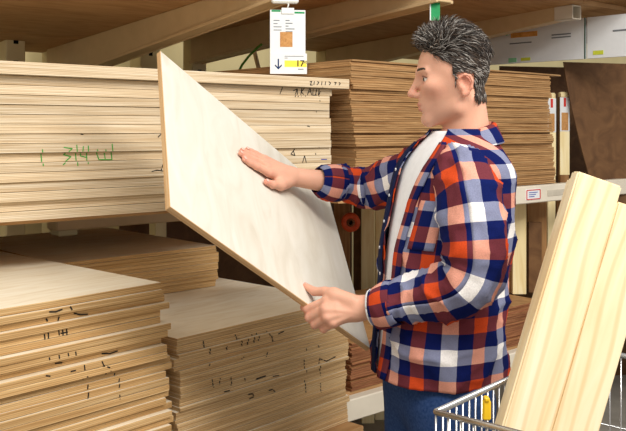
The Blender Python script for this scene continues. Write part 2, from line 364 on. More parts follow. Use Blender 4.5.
class Stack:
    def __init__(s, corner, rz, name, label, cat, group, L, W, T, pitch, zs0, n, mats, warp=0, jit=(.006, .008), rag=0, seed=1, clump=0, profile=None, skip_top=0):
        rnd = random.Random(seed); s.rag = rag; s.O = Vector((corner[0], corner[1], 0)); s.rz = rz
        s.ux = Vector((math.cos(rz), math.sin(rz), 0)); s.uy = Vector((-math.sin(rz), math.cos(rz), 0))
        meshes = [sheet_mesh(name, L, W, T, mats, 12, warp, seed*10+k, rag) for k in range(5)]
        s.items = []; ox = oy = 0; z = zs0
        for i in range(n):
            if clump == 0 or i == 0 or rnd.random() < 1/clump: ox = rnd.uniform(-jit[0], jit[0]); oy = rnd.uniform(-jit[1], jit[1]*.4)
            jx = ox+rnd.uniform(-.002, .002); jy = oy+rnd.uniform(-.0012, .0012)
            if profile: a, b_ = profile((i+.5)/n); jx += a; jy += b_
            o = link(name, rnd.choice(meshes), None, s.O+s.ux*jx+s.uy*jy+Vector((0, 0, z)), rz+rnd.uniform(-.003, .003))
            tag(o, '%s %s' % (ordinal(n-i+skip_top), label), cat, group); s.items.append((z, z+T, o, jy)); z += pitch
        s.top = z-pitch+T
    def extra(s, name, label, cat, group, L, W, T, mats, jx, jy, z, warp=0, seed=3, drz=0):
        o = link(name, sheet_mesh(name, L, W, T, mats, 12, warp, seed), None, s.O+s.ux*jx+s.uy*jy+Vector((0, 0, z)), s.rz+drz)
        tag(o, label, cat, group); s.items.append((z, z+T, o, jy)); return o
    def mark(s, pts, mat, wid=.0028):
        """pen stroke given along image rays, laid on the edges of the sheets it crosses"""
        P = []
        C = Vector((0, 0, EYE)); nrm = s.uy
        for (px, py) in pts:
            d = Vector(((px-CX)/F, 1, -(py-CY)/F)); k = (s.O-C).dot(nrm)/d.dot(nrm); q = C+d*k
            P.append(((q-s.O).dot(s.ux), q.z))
        S = []
        for a, b in zip(P[:-1], P[1:]):
            m = max(2, int(math.hypot(b[0]-a[0], b[1]-a[1])/.0012))
            S += [(a[0]+(b[0]-a[0])*j/m, a[1]+(b[1]-a[1])*j/m) for j in range(m)]
        S.append(P[-1]); runs = []
        for q in S:
            it = next((k for k in s.items if k[0]+.0006 <= q[1] <= k[1]-.0006), None)
            if it is None: continue
            if runs and runs[-1][0] is it: runs[-1][1].append(q)
            else: runs.append((it, [q]))
        for it, qs in runs:
            if len(qs) < 2: continue
            V = []; Fc = []; mi = it[2].matrix_basis.inverted()
            for i, q in enumerate(qs):
                a = qs[max(i-1, 0)]; b = qs[min(i+1, len(qs)-1)]; t = Vector((b[0]-a[0], b[1]-a[1])); t = t.normalized() if t.length > 1e-9 else Vector((1, 0))
                n2 = Vector((-t.y, t.x))*wid/2
                for sg in (1, -1):
                    for dep in (-.0007, .001):
                        V.append(mi @ (s.O+s.ux*(q[0]+n2.x*sg)+s.uy*(it[3]+dep)+Vector((0, 0, q[1]+n2.y*sg))))
            for i in range(len(qs)-1):
                b0 = i*4; Fc += [(b0, b0+4, b0+6, b0+2), (b0+1, b0+3, b0+7, b0+5), (b0, b0+1, b0+5, b0+4), (b0+2, b0+6, b0+7, b0+3)]
            # lay it exactly on the sheet's own front face
            loc0 = min(v.y for v in V); V = [Vector((v.x, v.y-loc0-.0008-s.rag, v.z)) for v in V]
            link('pen_mark', mesh('pen_mark', V, Fc, mat), it[2])

# upper plywood stack
N_UP = 15; PU = .3885/15
up = Stack(R(0, 0, 0), ROT, 'plywood_sheet', 'pale plywood sheet from the top of the upper shelf stack', 'plywood sheet', 'plywood in the upper shelf stack', 2.44, 1.22, PU-.0011, PU, ZS, N_UP, [birch_face, edge_pale], .0, (.006, .012), 0, 4, 1.6, None, 1)
ztop = ZS+N_UP*PU+.0006
up.extra('plywood_board', 'thick pale overhanging board lying topmost on the upper shelf stack', 'plywood sheet', None, 2.5, 1.22, .034, [birch_face, edge_pale], .065, -.03, ztop, 0, 9)
# lower stacks, turned a little from the rack line
RL = math.radians(48); RLU = Vector((math.cos(RL), math.sin(RL), 0)); RLV = Vector((-math.sin(RL), math.cos(RL), 0))
cLR = U(345, 300, 2.70); cLL = U(163, 282, 2.15)
zLR, zLL = cLR.z, cLL.z
ZP = .60
nLR = round((zLR-ZP)/.0106); nLL = round((zLL-ZP)/.0172)
pLR = (zLR-ZP)/nLR; pLL = (zLL-ZP)/nLL
lr = Stack(cLR, RL, 'plywood_sheet', 'thin plywood sheet from the top of the wide lower middle stack', 'plywood sheet', 'thin plywood in the wide lower stack', .682, 1.25, .0098, pLR, ZP, nLR, [birch_face, edge_thin], .0005, (.010, .010), .0004, 5, 2.5, lambda u: (.012*(1-u), 0))
ll = Stack(cLL, RL, 'plywood_sheet', 'tan plywood sheet from the top of the lower stack at the left', 'plywood sheet', 'tan plywood in the lower left stack', 1.0, 1.25, .0160, pLL, ZP, nLL, [birch_face, edge_tan], .0008, (.014, .018), .0006, 6, 1.4, lambda u: (.022*(1-u), -.012*(1-u)))
# mid stack resting on the wide lower stack, set back
cM = U(217, 286, 2.94); RM = math.radians(43)
nM = 12
mid = Stack(cM, RM, 'plywood_sheet', 'plywood sheet from the top of the short shaded stack set farther back', 'plywood sheet', 'plywood in the short set-back stack', .585, .75, .0112, .0117, zLR+.001, nM, [birch_face, edge_tan], 0, (.007, .006), 0, 8, 2)
# platform under the lower stacks
pf = empty('timber_platform', (cLR.x-.7, cLR.y, 0), RL); tag(pf, 'low timber platform underneath the lower plywood stacks', 'platform')
PI_ = pf.matrix_basis.inverted()
o1 = PI_ @ Vector((cLR.x, cLR.y, 0))
zd = ZP
link('deck', box('deck', o1.x-1.9, o1.x+.02, o1.y-.06, o1.y+1.28, zd-.03, zd-.0005, deck_wood, .002), pf)
for dx in (-1.85, -.05):
    for dy in (0.0, 1.2): link('leg', box('leg', o1.x+dx-.04, o1.x+dx+.04, o1.y+dy-.04, o1.y+dy+.04, 0, zd-.03, deck_wood, .003), pf)

# upper hardboard stack
hb = Stack(R(s_at(548, 0)-.0, 0, 0), ROT, 'hardboard_sheet', 'thin brown hardboard sheet from the top of the tall stack behind the man', 'hardboard sheet', 'hardboard in the tall stack', s_at(548, 0)-s_at(349, 0), .95, .0077, .0083, ZS, 59, [hard_face, hard_edge], .0006, (.008, .014), .004, 11, 5, lambda u: (.03*(1-u)**1.5, -.015*(1-u)), 1)
hb.extra('hardboard_sheet', 'brown hardboard sheet jutting out at the top of the tall stack', 'hardboard sheet', None, s_at(548, 0)-s_at(349, 0)+.08, .98, .0068, [hard_face, hard_edge], .085, -.012, ZS+59*.0083+.001, .001, 5)
# bottom hardboard stack
ls = Stack(R(s_at(541, 0), 0, 0), ROT, 'hardboard_sheet', 'reddish hardboard sheet from the top of the low stack behind the man\'s hips', 'hardboard sheet', 'reddish hardboard in the low stack', s_at(541, 0)-s_at(350, 0), .72, .0078, .0086, ZB, 20, [hard_face, hard_red], .0008, (.008, .010), .004, 12, 2)

# ------------------------------------------------------------------ held panel
c4 = np.array([[-0.385, 2.143, 1.73], [-0.286, 1.70, 1.377], [0.143, 2.106, 0.988], [0.044, 2.549, 1.341]])
SC = 1.022
c4 = (c4-[0, 0, EYE])*SC+[0, 0, EYE]
PA, PB, PC, PD = [Vector(v) for v in c4]
pcen = (PA+PB+PC+PD)/4
pu = (PD-PA).normalized(); pn_ = pu.cross((PA-PB)).normalized()
if pn_.y > 0: pn_ = -pn_
pv = pn_.cross(pu); PW = (PD-PA).length; PH = (PA-PB).length; PT = .014
# local x = pu, y = pv, z = normal (top face at z = 0)
nx_, ny_ = 14, 10
bmv = box('plywood_panel', -PW/2, PW/2, -PH/2, PH/2, -PT, 0, [panel_face, panel_edge], .0012)
for p_ in bmv.polygons: p_.material_index = 0 if abs(p_.normal.z) > .9 else 1
panel = link('held_plywood_sheet', bmv)
PM = Matrix((pu.to_4d(), pv.to_4d(), pn_.to_4d(), (0, 0, 0, 1))).transposed(); 
PM = Matrix.Translation(pcen) @ Matrix(((pu.x, pv.x, pn_.x, 0), (pu.y, pv.y, pn_.y, 0), (pu.z, pv.z, pn_.z, 0), (0, 0, 0, 1)))
panel.matrix_world = PM
tag(panel, 'smooth pale birch plywood panel tilted in the man\'s two hands', 'plywood panel')
def on_panel(px, py, h=0):
    d = Vector(((px-CX)/F, 1, -(py-CY)/F)); C = Vector((0, 0, EYE)); k = (pcen+pn_*h-C).dot(pn_)/d.dot(pn_); return C+d*k

# ------------------------------------------------------------------ pen marks on the stacks
def Z(ox, oy, k, pts): return [(ox+x/k, oy+y/k) for x, y in pts]
for st in ([(65, 235), (88, 238), (70, 255), (90, 260), (65, 282)], [(100, 228), (105, 285)], [(118, 232), (115, 258), (132, 262)], [(131, 230), (133, 280)],
           [(155, 240), (165, 268), (200, 268), (195, 225)], [(178, 240), (182, 266)], [(8, 240), (12, 285)]):
    up.mark(Z(38, 60, 2.69, st), ink_green)
for st in ([(340, 190), (322, 208)], [(341, 262), (328, 298)], [(303, 300), (318, 296), (342, 300)], [(108, 199), (122, 200)]):
    up.mark(Z(38, 60, 2.69, st), ink)
for st in ([(205, 65), (193, 95), (215, 97)], [(245, 82), (262, 74), (250, 106)], [(262, 74), (262, 106)], [(280, 70), (274, 104)], [(292, 68), (278, 86), (292, 104)],
           [(300, 102), (312, 68), (318, 100)], [(305, 86), (316, 86)], [(325, 68), (322, 100), (338, 98)], [(340, 68), (333, 98)], [(348, 70), (344, 104), (352, 84)],
           [(290, 48), (298, 46), (292, 60), (301, 60)], [(308, 46), (306, 60)], [(320, 46), (326, 50), (318, 60)], [(338, 46), (336, 61)], [(352, 46), (350, 61)], [(364, 47), (372, 52), (366, 60)], [(386, 50), (394, 50), (388, 60)], [(404, 50), (410, 54), (404, 61)],
           [(255, 310), (240, 330), (256, 335), (250, 318)], [(281, 366), (290, 336), (297, 364)], [(340, 306), (343, 302)], [(336, 326), (338, 332)], [(347, 118), (348, 124)], [(338, 160), (339, 166)], [(300, 220), (310, 222)]):
    up.mark(Z(230, 70, 3.92, st), ink)
up.mark(Z(230, 70, 3.92, [(355, 350), (378, 350)]), ink_blue)
rr = random.Random(3)
for st in ([(30, 158), (50, 158), (70, 150)], [(92, 138), (100, 152)], [(115, 165), (135, 170), (158, 168)], [(20, 228), (22, 246)], [(32, 224), (33, 242)], [(64, 216), (66, 232)], [(76, 214), (78, 236)], [(88, 212), (90, 234)], [(70, 226), (92, 222)],
           [(22, 292), (24, 304)], [(52, 286), (54, 300)], [(80, 282), (82, 292)], [(103, 276), (105, 290)], [(52, 318), (74, 316)], [(84, 338), (100, 334)], [(8, 350), (22, 352)], [(180, 306), (186, 320), (205, 326)], [(196, 288), (220, 288), (244, 280)],
           [(126, 314), (128, 334)], [(136, 352), (134, 366)], [(148, 376), (146, 396)], [(208, 336), (204, 350)], [(232, 346), (230, 356)], [(244, 362), (240, 390)], [(146, 404), (144, 424)], [(238, 410), (240, 424)], [(70, 176), (66, 188)], [(30, 182), (34, 190)]):
    ll.mark(Z(38, 260, 3.08, st), ink)
for st in ([(138, 190), (142, 214)], [(152, 212), (158, 232)], [(206, 206), (212, 222)], [(238, 172), (246, 190)], [(250, 184), (258, 206)], [(272, 178), (276, 204)], [(290, 170), (296, 196)], [(304, 166), (310, 190)], [(336, 160), (342, 174)], [(350, 172), (356, 196)], [(362, 170), (384, 160)],
           [(150, 268), (156, 258)], [(254, 248), (260, 240)], [(330, 240), (336, 226)], [(160, 310), (166, 336)], [(186, 306), (184, 328)], [(220, 300), (222, 330)], [(262, 306), (266, 316)], [(300, 310), (330, 300)], [(352, 302), (372, 298)], [(448, 246), (454, 290)], [(452, 310), (456, 356)],
           [(498, 240), (496, 266), (502, 300)], [(500, 322), (504, 352)], [(498, 246), (520, 254), (548, 240)], [(200, 350), (218, 346)], [(276, 358), (290, 356), (294, 366), (280, 372)], [(340, 346), (352, 342), (362, 352)], [(492, 204), (497, 212)], [(455, 210), (457, 222)]):
    lr.mark(Z(160, 280, 3.13, st), ink)
ll.mark([(136, 281.5), (142, 280)], ink_blue)

# ------------------------------------------------------------------ hanging price card on the first arm
def frame(o, x, y, z): return Matrix(((x.x, y.x, z.x, o.x), (x.y, y.y, z.y, o.y), (x.z, y.z, z.z, o.z), (0, 0, 0, 1)))
kY = 3.21; mpp = kY/F
tagc = U(288.5, 38, kY)
tx = Vector((1, .10, 0)).normalized(); ty = Vector((-.02, .0, -1)); ty = (ty-tx*ty.dot(tx)).normalized()*-1; tz = tx.cross(ty)
card = empty('price_card', tagc); card.matrix_world = frame(tagc, tx, ty, tz)
tag(card, 'white hanging price card with brown sample square and yellow price strip', 'price card')
def cpart(name, x0, x1, y0, y1, z0, z1, mat, bev=.0004): return link(name, box(name, x0*mpp, x1*mpp, y0*mpp, y1*mpp, z0, z1, mat, bev), card)
cpart('card_sheet', -18.5, 17, -17, 28, -.001, .001, white_card)
cpart('price_pocket', -18.5, 18.5, -36, -15.5, -.001, .003, white_card)
cpart('green_stripe', -17, -8, 26, 27.8, .0008, .0016, green, 0)
cpart('green_stripe', 6, 16, 24.5, 26.3, .0008, .0016, green, 0)
cpart('sample_square', -8.5, 4, -9, 6, .0008, .0016, print_brown, 0)
cpart('price_strip', -4, 18.2, -29, -22.5, .003, .0036, yellow, 0)
for i in range(4): cpart('text_line', -15, -15+(6, 4, 8, 8)[i], 17-i*3.2, 17.8-i*3.2, .0008, .0014, ink_grey, 0)
for i in range(5): cpart('text_line', -3, -3+(4, 7, 3, 9, 7)[i], 17-i*2.8, 17.9-i*2.8, .0008, .0014, ink_grey, 0)
cpart('text_line', -4, 15, -18.6, -18, .003, .0036, ink_grey, 0); cpart('text_line', -4, -1, -20.4, -19.8, .003, .0036, ink_grey, 0)
cpart('text_line', 9.5, 15, -31.6, -30.8, .003, .0036, ink_grey, 0)
text_mesh('price_digits', '17', 8.5*mpp, ink, card, Matrix.Translation((11.5*mpp, -25.7*mpp, .0038)), .0006)
text_mesh('price_digits', '90', 4.2*mpp, ink_grey, card, Matrix.Translation((16.6*mpp, -24.4*mpp, .0038)), .0002)
ar = [(-.7, 5), (.7, 5), (.7, -3), (3.2, -.6), (3.6, -1.9), (0, -5.6), (-3.6, -1.9), (-3.2, -.6), (-.7, -3)]
link('arrow', mesh('arrow', [((x-10.2)*mpp, (y-26)*mpp, z) for z in (.003, .0037) for x, y in ar], [tuple(range(9)), tuple(range(9, 18))]+[(i, (i+1) % 9, 9+(i+1) % 9, 9+i) for i in range(9)], arrow_blue), card)
cpart('clip', -7, 5.5, 24, 30, .001, .006, white_plastic, .001)
hk = [(-1, 30, .003), (0, 33, .003), (-1, 36, .003), (-4, 38, .002), (-6, 37, .0)]
link('hook', tube('hook', [(x*mpp, y*mpp, z) for x, y, z in hk], .003, white_plastic, 6), card)
link('clamp', box('clamp', -17*mpp, 10*mpp, 34.5*mpp, 42*mpp, -.02, .012, white_plastic, .006), card)
# green card hanging further along
g0 = U(435.2, 2, 3.3)
gc = empty('green_card', g0); tag(gc, 'narrow green and white hanging card above the man\'s head', 'price card')
gm = 3.3/F
link('card_sheet', box('card_sheet', -4.5*gm, 4.8*gm, -.001, .001, -18.5*gm, 14*gm, green, .0004), gc)
link('card_border', box('card_border', -5.4*gm, -4.3*gm, -.0015, .0015, -18.5*gm, 14*gm, white_card, .0003), gc)
link('hook', tube('hook', [(0, 0, 13*gm), (0, 0, 20*gm), (.01, 0, 26*gm)], .002, white_plastic, 6), gc)
# green strap hanging behind the first stack
tag(link('green_strap', tube('green_strap', [U(262, 44, 4.2), U(257, 48, 4.2), U(249, 56, 4.2), U(242, 65, 4.2), U(237, 75, 4.2), U(234, 90, 4.2), U(233, 105, 4.15)], .006, green_strap, 6)), 'thin green strap hanging behind the upper plywood stack', 'strap')

# ------------------------------------------------------------------ white shelf signs at the right
def sign(name, a, b, zt, zb, label, decals):
    """upright board from a (left, far) to b (right, near); decals in unit coordinates of the face"""
    a = Vector(a); b = Vector(b); L = (b-a).length; x = (b-a).normalized(); z = x.cross(Vector((0, 0, 1)))
    o = empty(name, Vector((a.x, a.y, zb))); o.matrix_world = frame(Vector((a.x, a.y, zb)), x, Vector((0, 0, 1)), z)
    tag(o, label, 'sign'); H = zt-zb
    link('board', box('board', 0, L, 0, H, -.012, 0, white_card, .001), o)
    for (nm, u0, u1, v0, v1, m) in decals: link(nm, box(nm, u0*L, u1*L, v0*H, v1*H, -.001, .002, m, 0), o)
    return o, L, H
sa = U(470, 60, 4.6); sb = U(585.5, 40, 4.12)
sa.z = sb.z = 0
so, sL, sH = sign('shelf_sign', sa, sb, 2.075, 1.875, 'long white shelf sign with an orange plank picture and small print', [
    ('plank_picture', .38, .61, .66, .79, orange_print), ('text_line', .37, .56, .50, .53, ink_grey), ('text_line', .73, .885, .63, .66, ink_grey), ('text_line', .73, .885, .56, .59, ink_grey),
    ('print_patch', .36, .43, .03, .14, mint_print), ('print_patch', .47, .55, .05, .13, lime_print), ('leaf_mark', .335, .35, .74, .79, mint_print), ('edge_strip', .992, 1.0, 0, 1.0, flat('sign_edge', (38, 84, 66), .5))])
sc_ = U(640, 30, 3.93); sc_.z = 0; sb2 = sb+(sc_-sb).normalized()*.008
sign('shelf_sign', sb2, sc_, 2.075, 1.875, 'short white shelf sign with a yellow print, right of the long sign', [('print_patch', .12, .32, .08, .18, lime_print), ('text_line', .5, .8, .6, .64, ink_grey)])
# rail they hang on, part of the rack
rpd = (sb-sa).normalized(); rpn = Vector((-rpd.y, rpd.x, 0))*.02
e0, e1 = sa+rpn*.9, sc_+rpn*.9
rpart('sign_rail', [e0+Vector((0, 0, 2.03)), e1+Vector((0, 0, 2.03)), e1+rpn+Vector((0, 0, 2.03)), e0+rpn+Vector((0, 0, 2.03)), e0+Vector((0, 0, 2.07)), e1+Vector((0, 0, 2.07)), e1+rpn+Vector((0, 0, 2.07)), e0+rpn+Vector((0, 0, 2.07))], arm_paint)
# chipboard packs on the deck above the right arm
chip = wood('chipboard', (120, 84, 48), (172, 130, 82), (206, 168, 118), (40, 40, 40), 3, .8, .1)[0]
zc = fronts[2].z+.03
for i in range(4):
    tag(link('chipboard_sheet', sheet_mesh('chipboard_sheet', 1.0, .6, .02, [chip, chip], 4, 0, i), None, fronts[2]+Vector((.62+.01*(i % 2), .25, .024+i*.0205)), ROT), ordinal(4-i)+' speckled chipboard sheet from the top of the pile above the right arm', 'chipboard sheet', 'chipboard on the top deck')

# ------------------------------------------------------------------ boards standing behind the rail
def upright_board(name, px0, px1, pytop, pybot, Y, mat, label, cat, group=None, thick=.02, lean=.0, yaw=None):
    a = U(px0, pybot, Y); b = U(px1, pybot, Y); top = U(px0, pytop, Y).z; wd = (b.x-a.x); h = top-a.z
    bm = bmesh.new(); bmesh.ops.create_cube(bm, size=1)
    for v in bm.verts:
        v.co = Vector((v.co.x*wd, v.co.y*thick, (v.co.z+.5)*h))
        v.co.x += lean*v.co.z
    bmesh.ops.bevel(bm, geom=list(bm.edges), offset=.0015, segments=1, affect='EDGES')
    o = link(name, bm_mesh(name, bm, mat), None, ((a.x+b.x)/2, Y, a.z), yaw if yaw is not None else 0)
    if label: tag(o, label, cat, group)
    return o
zt_ls = ZB+20*.0086+.002
def row_y(Y): return CY-(zt_ls-EYE)*F/Y          # image row of the low stack's top at depth Y
B = 'timber'
for (a, b, ytop, Y, m, lab, ln) in (
    (503, 511, 196, 4.02, brown_plank, 'narrow brown board standing just right of the man\'s back', 0),
    (512, 525.5, 196, 3.98, pale_plank, 'pale pine plank standing on the low stack right of the man', 0),
    (528, 541, 222, 4.02, hard_dark, 'short dark brown board standing beside the pale plank', 0),
    (527, 546, 196, 4.12, brown_plank, 'wide brown board standing behind the short dark one', 0)):
    upright_board('standing_plank', a, b, ytop, row_y(Y)-.3, Y, m, lab, 'board', None, .03, ln)
floor_y = lambda Y: CY+EYE*F/Y
for (a, b, ytop, Y, m, lab) in (
    (548, 553, 196, 4.45, pale_plank, 'slim light board standing on the floor left of the wrapped bars'),
    (556, 566, 196, 4.62, brown_plank, 'brown board standing below the wrapped bars'),
    (568, 580, 196, 4.70, hard_dark, 'dark board standing behind the leaning pine boards'),
    (583, 600, 196, 4.55, brown_plank, 'broad brown board standing at the right behind the pine boards')):
    upright_board('standing_plank', a, b, ytop, floor_y(Y), Y, m, lab, 'board', None, .03)
for (a, b, ytop, Y, m, lab) in (
    (334, 350, 200, 4.45, brown_plank, 'brown board standing at the left of the gap under the far arm'),
    (353.5, 361, 200, 4.52, hard_dark, 'narrow dark board standing in the gap under the far arm'),
    (361.5, 374, 200, 4.45, pale_plank, 'pale plank standing in the gap between panel and shirt, left one'),
    (375, 389, 200, 4.5, pale_plank, 'pale plank standing in the gap between panel and shirt, right one'),
    (390, 404, 200, 4.5, pale_plank, 'pale plank standing mostly hidden behind the open shirt')):
    upright_board('standing_plank', a, b, ytop, floor_y(Y), Y, m, lab, 'board', None, .035)
# wrapped bars above the rail
for (a, b, yt, lab) in ((546.5, 554.5, 93, 'wrapped yellow wooden bar with white label, the one nearer the hardboard stack'), (559, 568, 92, 'wrapped yellow wooden bar with white label, the one farther right')):
    Y = 4.32; p = U((a+b)/2, floor_y(Y), Y); m = Y/F
    o = empty('wrapped_bar', p); tag(o, lab, 'wooden bar', 'wrapped wooden bars')
    wz = (b-a)*m; zt = U(0, yt, Y).z
    link('bar', box('bar', -wz/2, wz/2, -.02, .02, 0, zt-.006, pale_plank if a < 550 else brown_plank, .003), o)
    link('end_cap', box('end_cap', -wz/2-.001, wz/2+.001, -.022, .022, zt-.03, zt, pale_plank, .006), o)
    lbl = link('label', box('label', -wz/2-.0015, wz/2+.0015, -.0235, -.019, zt-.20, zt-.028, white_card, .0005), o)
    link('window_print', box('window_print', -wz/2+.006, wz/2-.006, -.0245, -.0225, zt-.195, zt-.105, print_brown, 0), lbl)
    link('red_mark', box('red_mark', -.006, .006, -.0245, -.0225, zt-.075, zt-.03, red_print, 0), lbl)
    link('lower_wrap', box('lower_wrap', -wz/2-.0012, wz/2+.0012, -.0225, -.012, zt-.42, zt-.2, pale_plank, .0005), o)
# bent hardboard sheet leaning at the right, and dark sheets for the shade behind
def bent(name, rows, wvec, th, mat, label, cat):
    V = []; Fc = []; n = len(rows); nv = Vector((wvec.y, -wvec.x, 0)).normalized()*th
    for p in rows: V += [p, p+wvec, p+wvec+nv, p+nv]
    for i in range(n-1):
        for k in range(4): Fc.append((i*4+k, i*4+(k+1) % 4, (i+1)*4+(k+1) % 4, (i+1)*4+k))
    Fc += [(3, 2, 1, 0), ((n-1)*4, (n-1)*4+1, (n-1)*4+2, (n-1)*4+3)]
    base = rows[-1].copy(); me = mesh(name, [v-base for v in V], Fc, mat)
    return tag(link(name, me, None, base), label, cat)
rows = [U(563+27*((y-62)/120)**1.25, y, 4.28-.05*(y-62)/120) for y in range(62, 330, 12)]
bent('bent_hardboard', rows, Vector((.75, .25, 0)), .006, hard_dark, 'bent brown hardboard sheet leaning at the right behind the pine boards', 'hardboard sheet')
for i, (px, yt, Y) in enumerate(((500, 66, 5.1), (530, 80, 5.3))):  # added sheets: the unlit space behind is put into their dark colour
    a = U(px, floor_y(Y), Y)
    tag(link('added_dark_sheet', box('added_dark_sheet', 0, 1.5, 0, .012, 0, U(0, yt, Y).z, hard_dark, .001), None, a, .25), ('tall dark sheet added for the shade right of the tall hardboard stack', 'tall dark sheet added for the shade farthest back at the right')[i], 'hardboard sheet')
tag(link('added_dark_sheet', box('added_dark_sheet', s_at(120, 1.35), s_at(352, 1.35), 0, .012, 0, 1.24, hard_dark, .001), None, R(0, 1.35, 0), ROT), 'dark brown sheet added to darken the gap between the short stack and the panel', 'hardboard sheet')  # sheet added to darken the pale wall behind this gap
# orange reel hanging on a peg
oc = U(350.5, 222, 4.30)
reel = empty('cable_reel', oc); tag(reel, 'small round orange reel seen between the panel and the sleeve', 'reel')
def lathe(name, prof, mat, n=20, axis='Y'):
    V = []; Fc = []
    for r, h in prof:
        for k in range(n):
            a = 2*math.pi*k/n; V.append((r*math.cos(a), h, r*math.sin(a)))
    for i in range(len(prof)-1):
        for k in range(n): Fc.append((i*n+k, i*n+(k+1) % n, (i+1)*n+(k+1) % n, (i+1)*n+k))
    Fc += [tuple(range(n)), tuple((len(prof)-1)*n+k for k in range(n))[::-1]]
    return mesh(name, V, Fc, mat, None, True)
link('rim', lathe('rim', [(.02, -.03), (.045, -.032), (.048, -.028), (.048, .02), (.02, .025)], orange_plastic), reel)
link('hub', lathe('hub', [(.012, -.038), (.02, -.036), (.022, -.028), (.02, .0)], hard_red), reel)
link('peg', tube('peg', [(0, .02, 0), (0, .12, 0)], .008, chrome, 6), reel)

# ------------------------------------------------------------------ wire cart with pine boards
cz = 1.024
cp = Vector((.286, 1.6, 0)); cdv = Vector((.13, .149, 0)).normalized(); cnv = Vector((cdv.y, -cdv.x, 0))
cart = empty('wire_cart', cp); tag(cart, 'chrome wire shopping cart at the lower right holding the pine boards', 'cart')
def cl(a, n_, z): return cdv*a+cnv*n_+Vector((0, 0, z))
A0_, A1_, W_, ZBK = -.10, .50, .46, .52
cor = [(A0_, 0), (A1_, 0), (A1_, W_), (A0_, W_), (A0_, 0)]
link('rim', tube('rim', [cl(a, n_, cz) for a, n_ in cor], .006, chrome, 8), cart)
link('rim', tube('rim', [cl(a, n_, ZBK) for a, n_ in cor], .005, chrome, 8), cart)
for zz_ in (.86, .69): link('band_wire', tube('band_wire', [cl(a, n_, zz_) for a, n_ in cor], .0025, chrome, 6), cart)
wire = tube('wire', [(0, 0, ZBK), (0, 0, cz)], .0019, chrome, 5)
def wires(a0, n0, a1, n1, k):
    for i in range(k): link('wire', wire, cart, cl(a0+(a1-a0)*i/k, n0+(n1-n0)*i/k, 0))
wires(A0_, 0, A1_, 0, 26); wires(A1_, 0, A1_, W_, 18); wires(A1_, W_, A0_, W_, 22); wires(A0_, W_, A0_, 0, 18)
for i in range(12):
    a = A0_+(A1_-A0_)*(i+.5)/12; link('floor_wire', tube('floor_wire', [cl(a, 0, ZBK), cl(a, W_, ZBK)], .0022, chrome, 5), cart)
for a in (A0_+.03, A1_-.03):
    for n_ in (.03, W_-.03):
        link('leg', tube('leg', [cl(a, n_, .12), cl(a, n_, ZBK)], .011, chrome, 8), cart)
        wl = link('wheel', lathe('wheel', [(.02, -.014), (.055, -.014), (.06, -.008), (.06, .008), (.055, .014), (.02, .014)], ink), cart, cl(a, n_, .06))
        link('fork', tube('fork', [cl(a, n_, .06), cl(a, n_, .13)], .006, chrome, 6), cart)
ytag = U(486.5, 404, 1.615)
yt = empty('yellow_tag', ytag); tag(yt, 'small yellow plastic clip on the wire cart\'s rim', 'clip')
link('clip_body', box('clip_body', -.008, .008, -.006, .006, -.03, .008, yellow_plastic, .003), yt)
link('clip_jaw', box('clip_jaw', -.005, .005, -.009, .009, .006, .014, yellow_plastic, .002), yt)
# pine boards leaning in the cart: bottom in the basket, leaning sideways and back
def pine_board(px_tl, py_tl, px_b, py_b, Yt, Yb, wd, th, label, shift=0):
    t = U(px_tl, py_tl, Yt); b = U(px_b, py_b, Yb); ax = (t-b).normalized()
    k = (b.z-(ZBK+.01))/ax.z; b2 = b-ax*k; L = (t-b2).length
    x = Vector((.985, .17, 0)); x = (x-ax*x.dot(ax)).normalized(); y = ax.cross(x)
    bm = bmesh.new(); bmesh.ops.create_cube(bm, size=1)
    for v in bm.verts: v.co = Vector(((v.co.x+.5)*wd, (v.co.y+.5)*th, (v.co.z+.5)*L))
    bmesh.ops.bevel(bm, geom=list(bm.edges), offset=.0035, segments=2, affect='EDGES')
    o = link('pine_board', bm_mesh('pine_board', bm, pine)); o.matrix_world = frame(b2+x*shift[0]+y*shift[1]+ax*shift[2], x, y, ax)
    tag(o, label, 'board', 'pine boards in the cart'); return o
pine_board(578.5, 171, 511, 398, 1.66, 1.62, .098, .028, 'front pine board with arched grain leaning in the cart', (0, 0, 0))
pine_board(578.5, 171, 511, 398, 1.66, 1.62, .098, .028, 'right pine board beside the front one in the cart', (.1005, .006, -.03))
pine_board(578.5, 171, 511, 398, 1.66, 1.62, .098, .028, 'pine board tucked behind the front one in the cart', (.012, .0365, -.012))
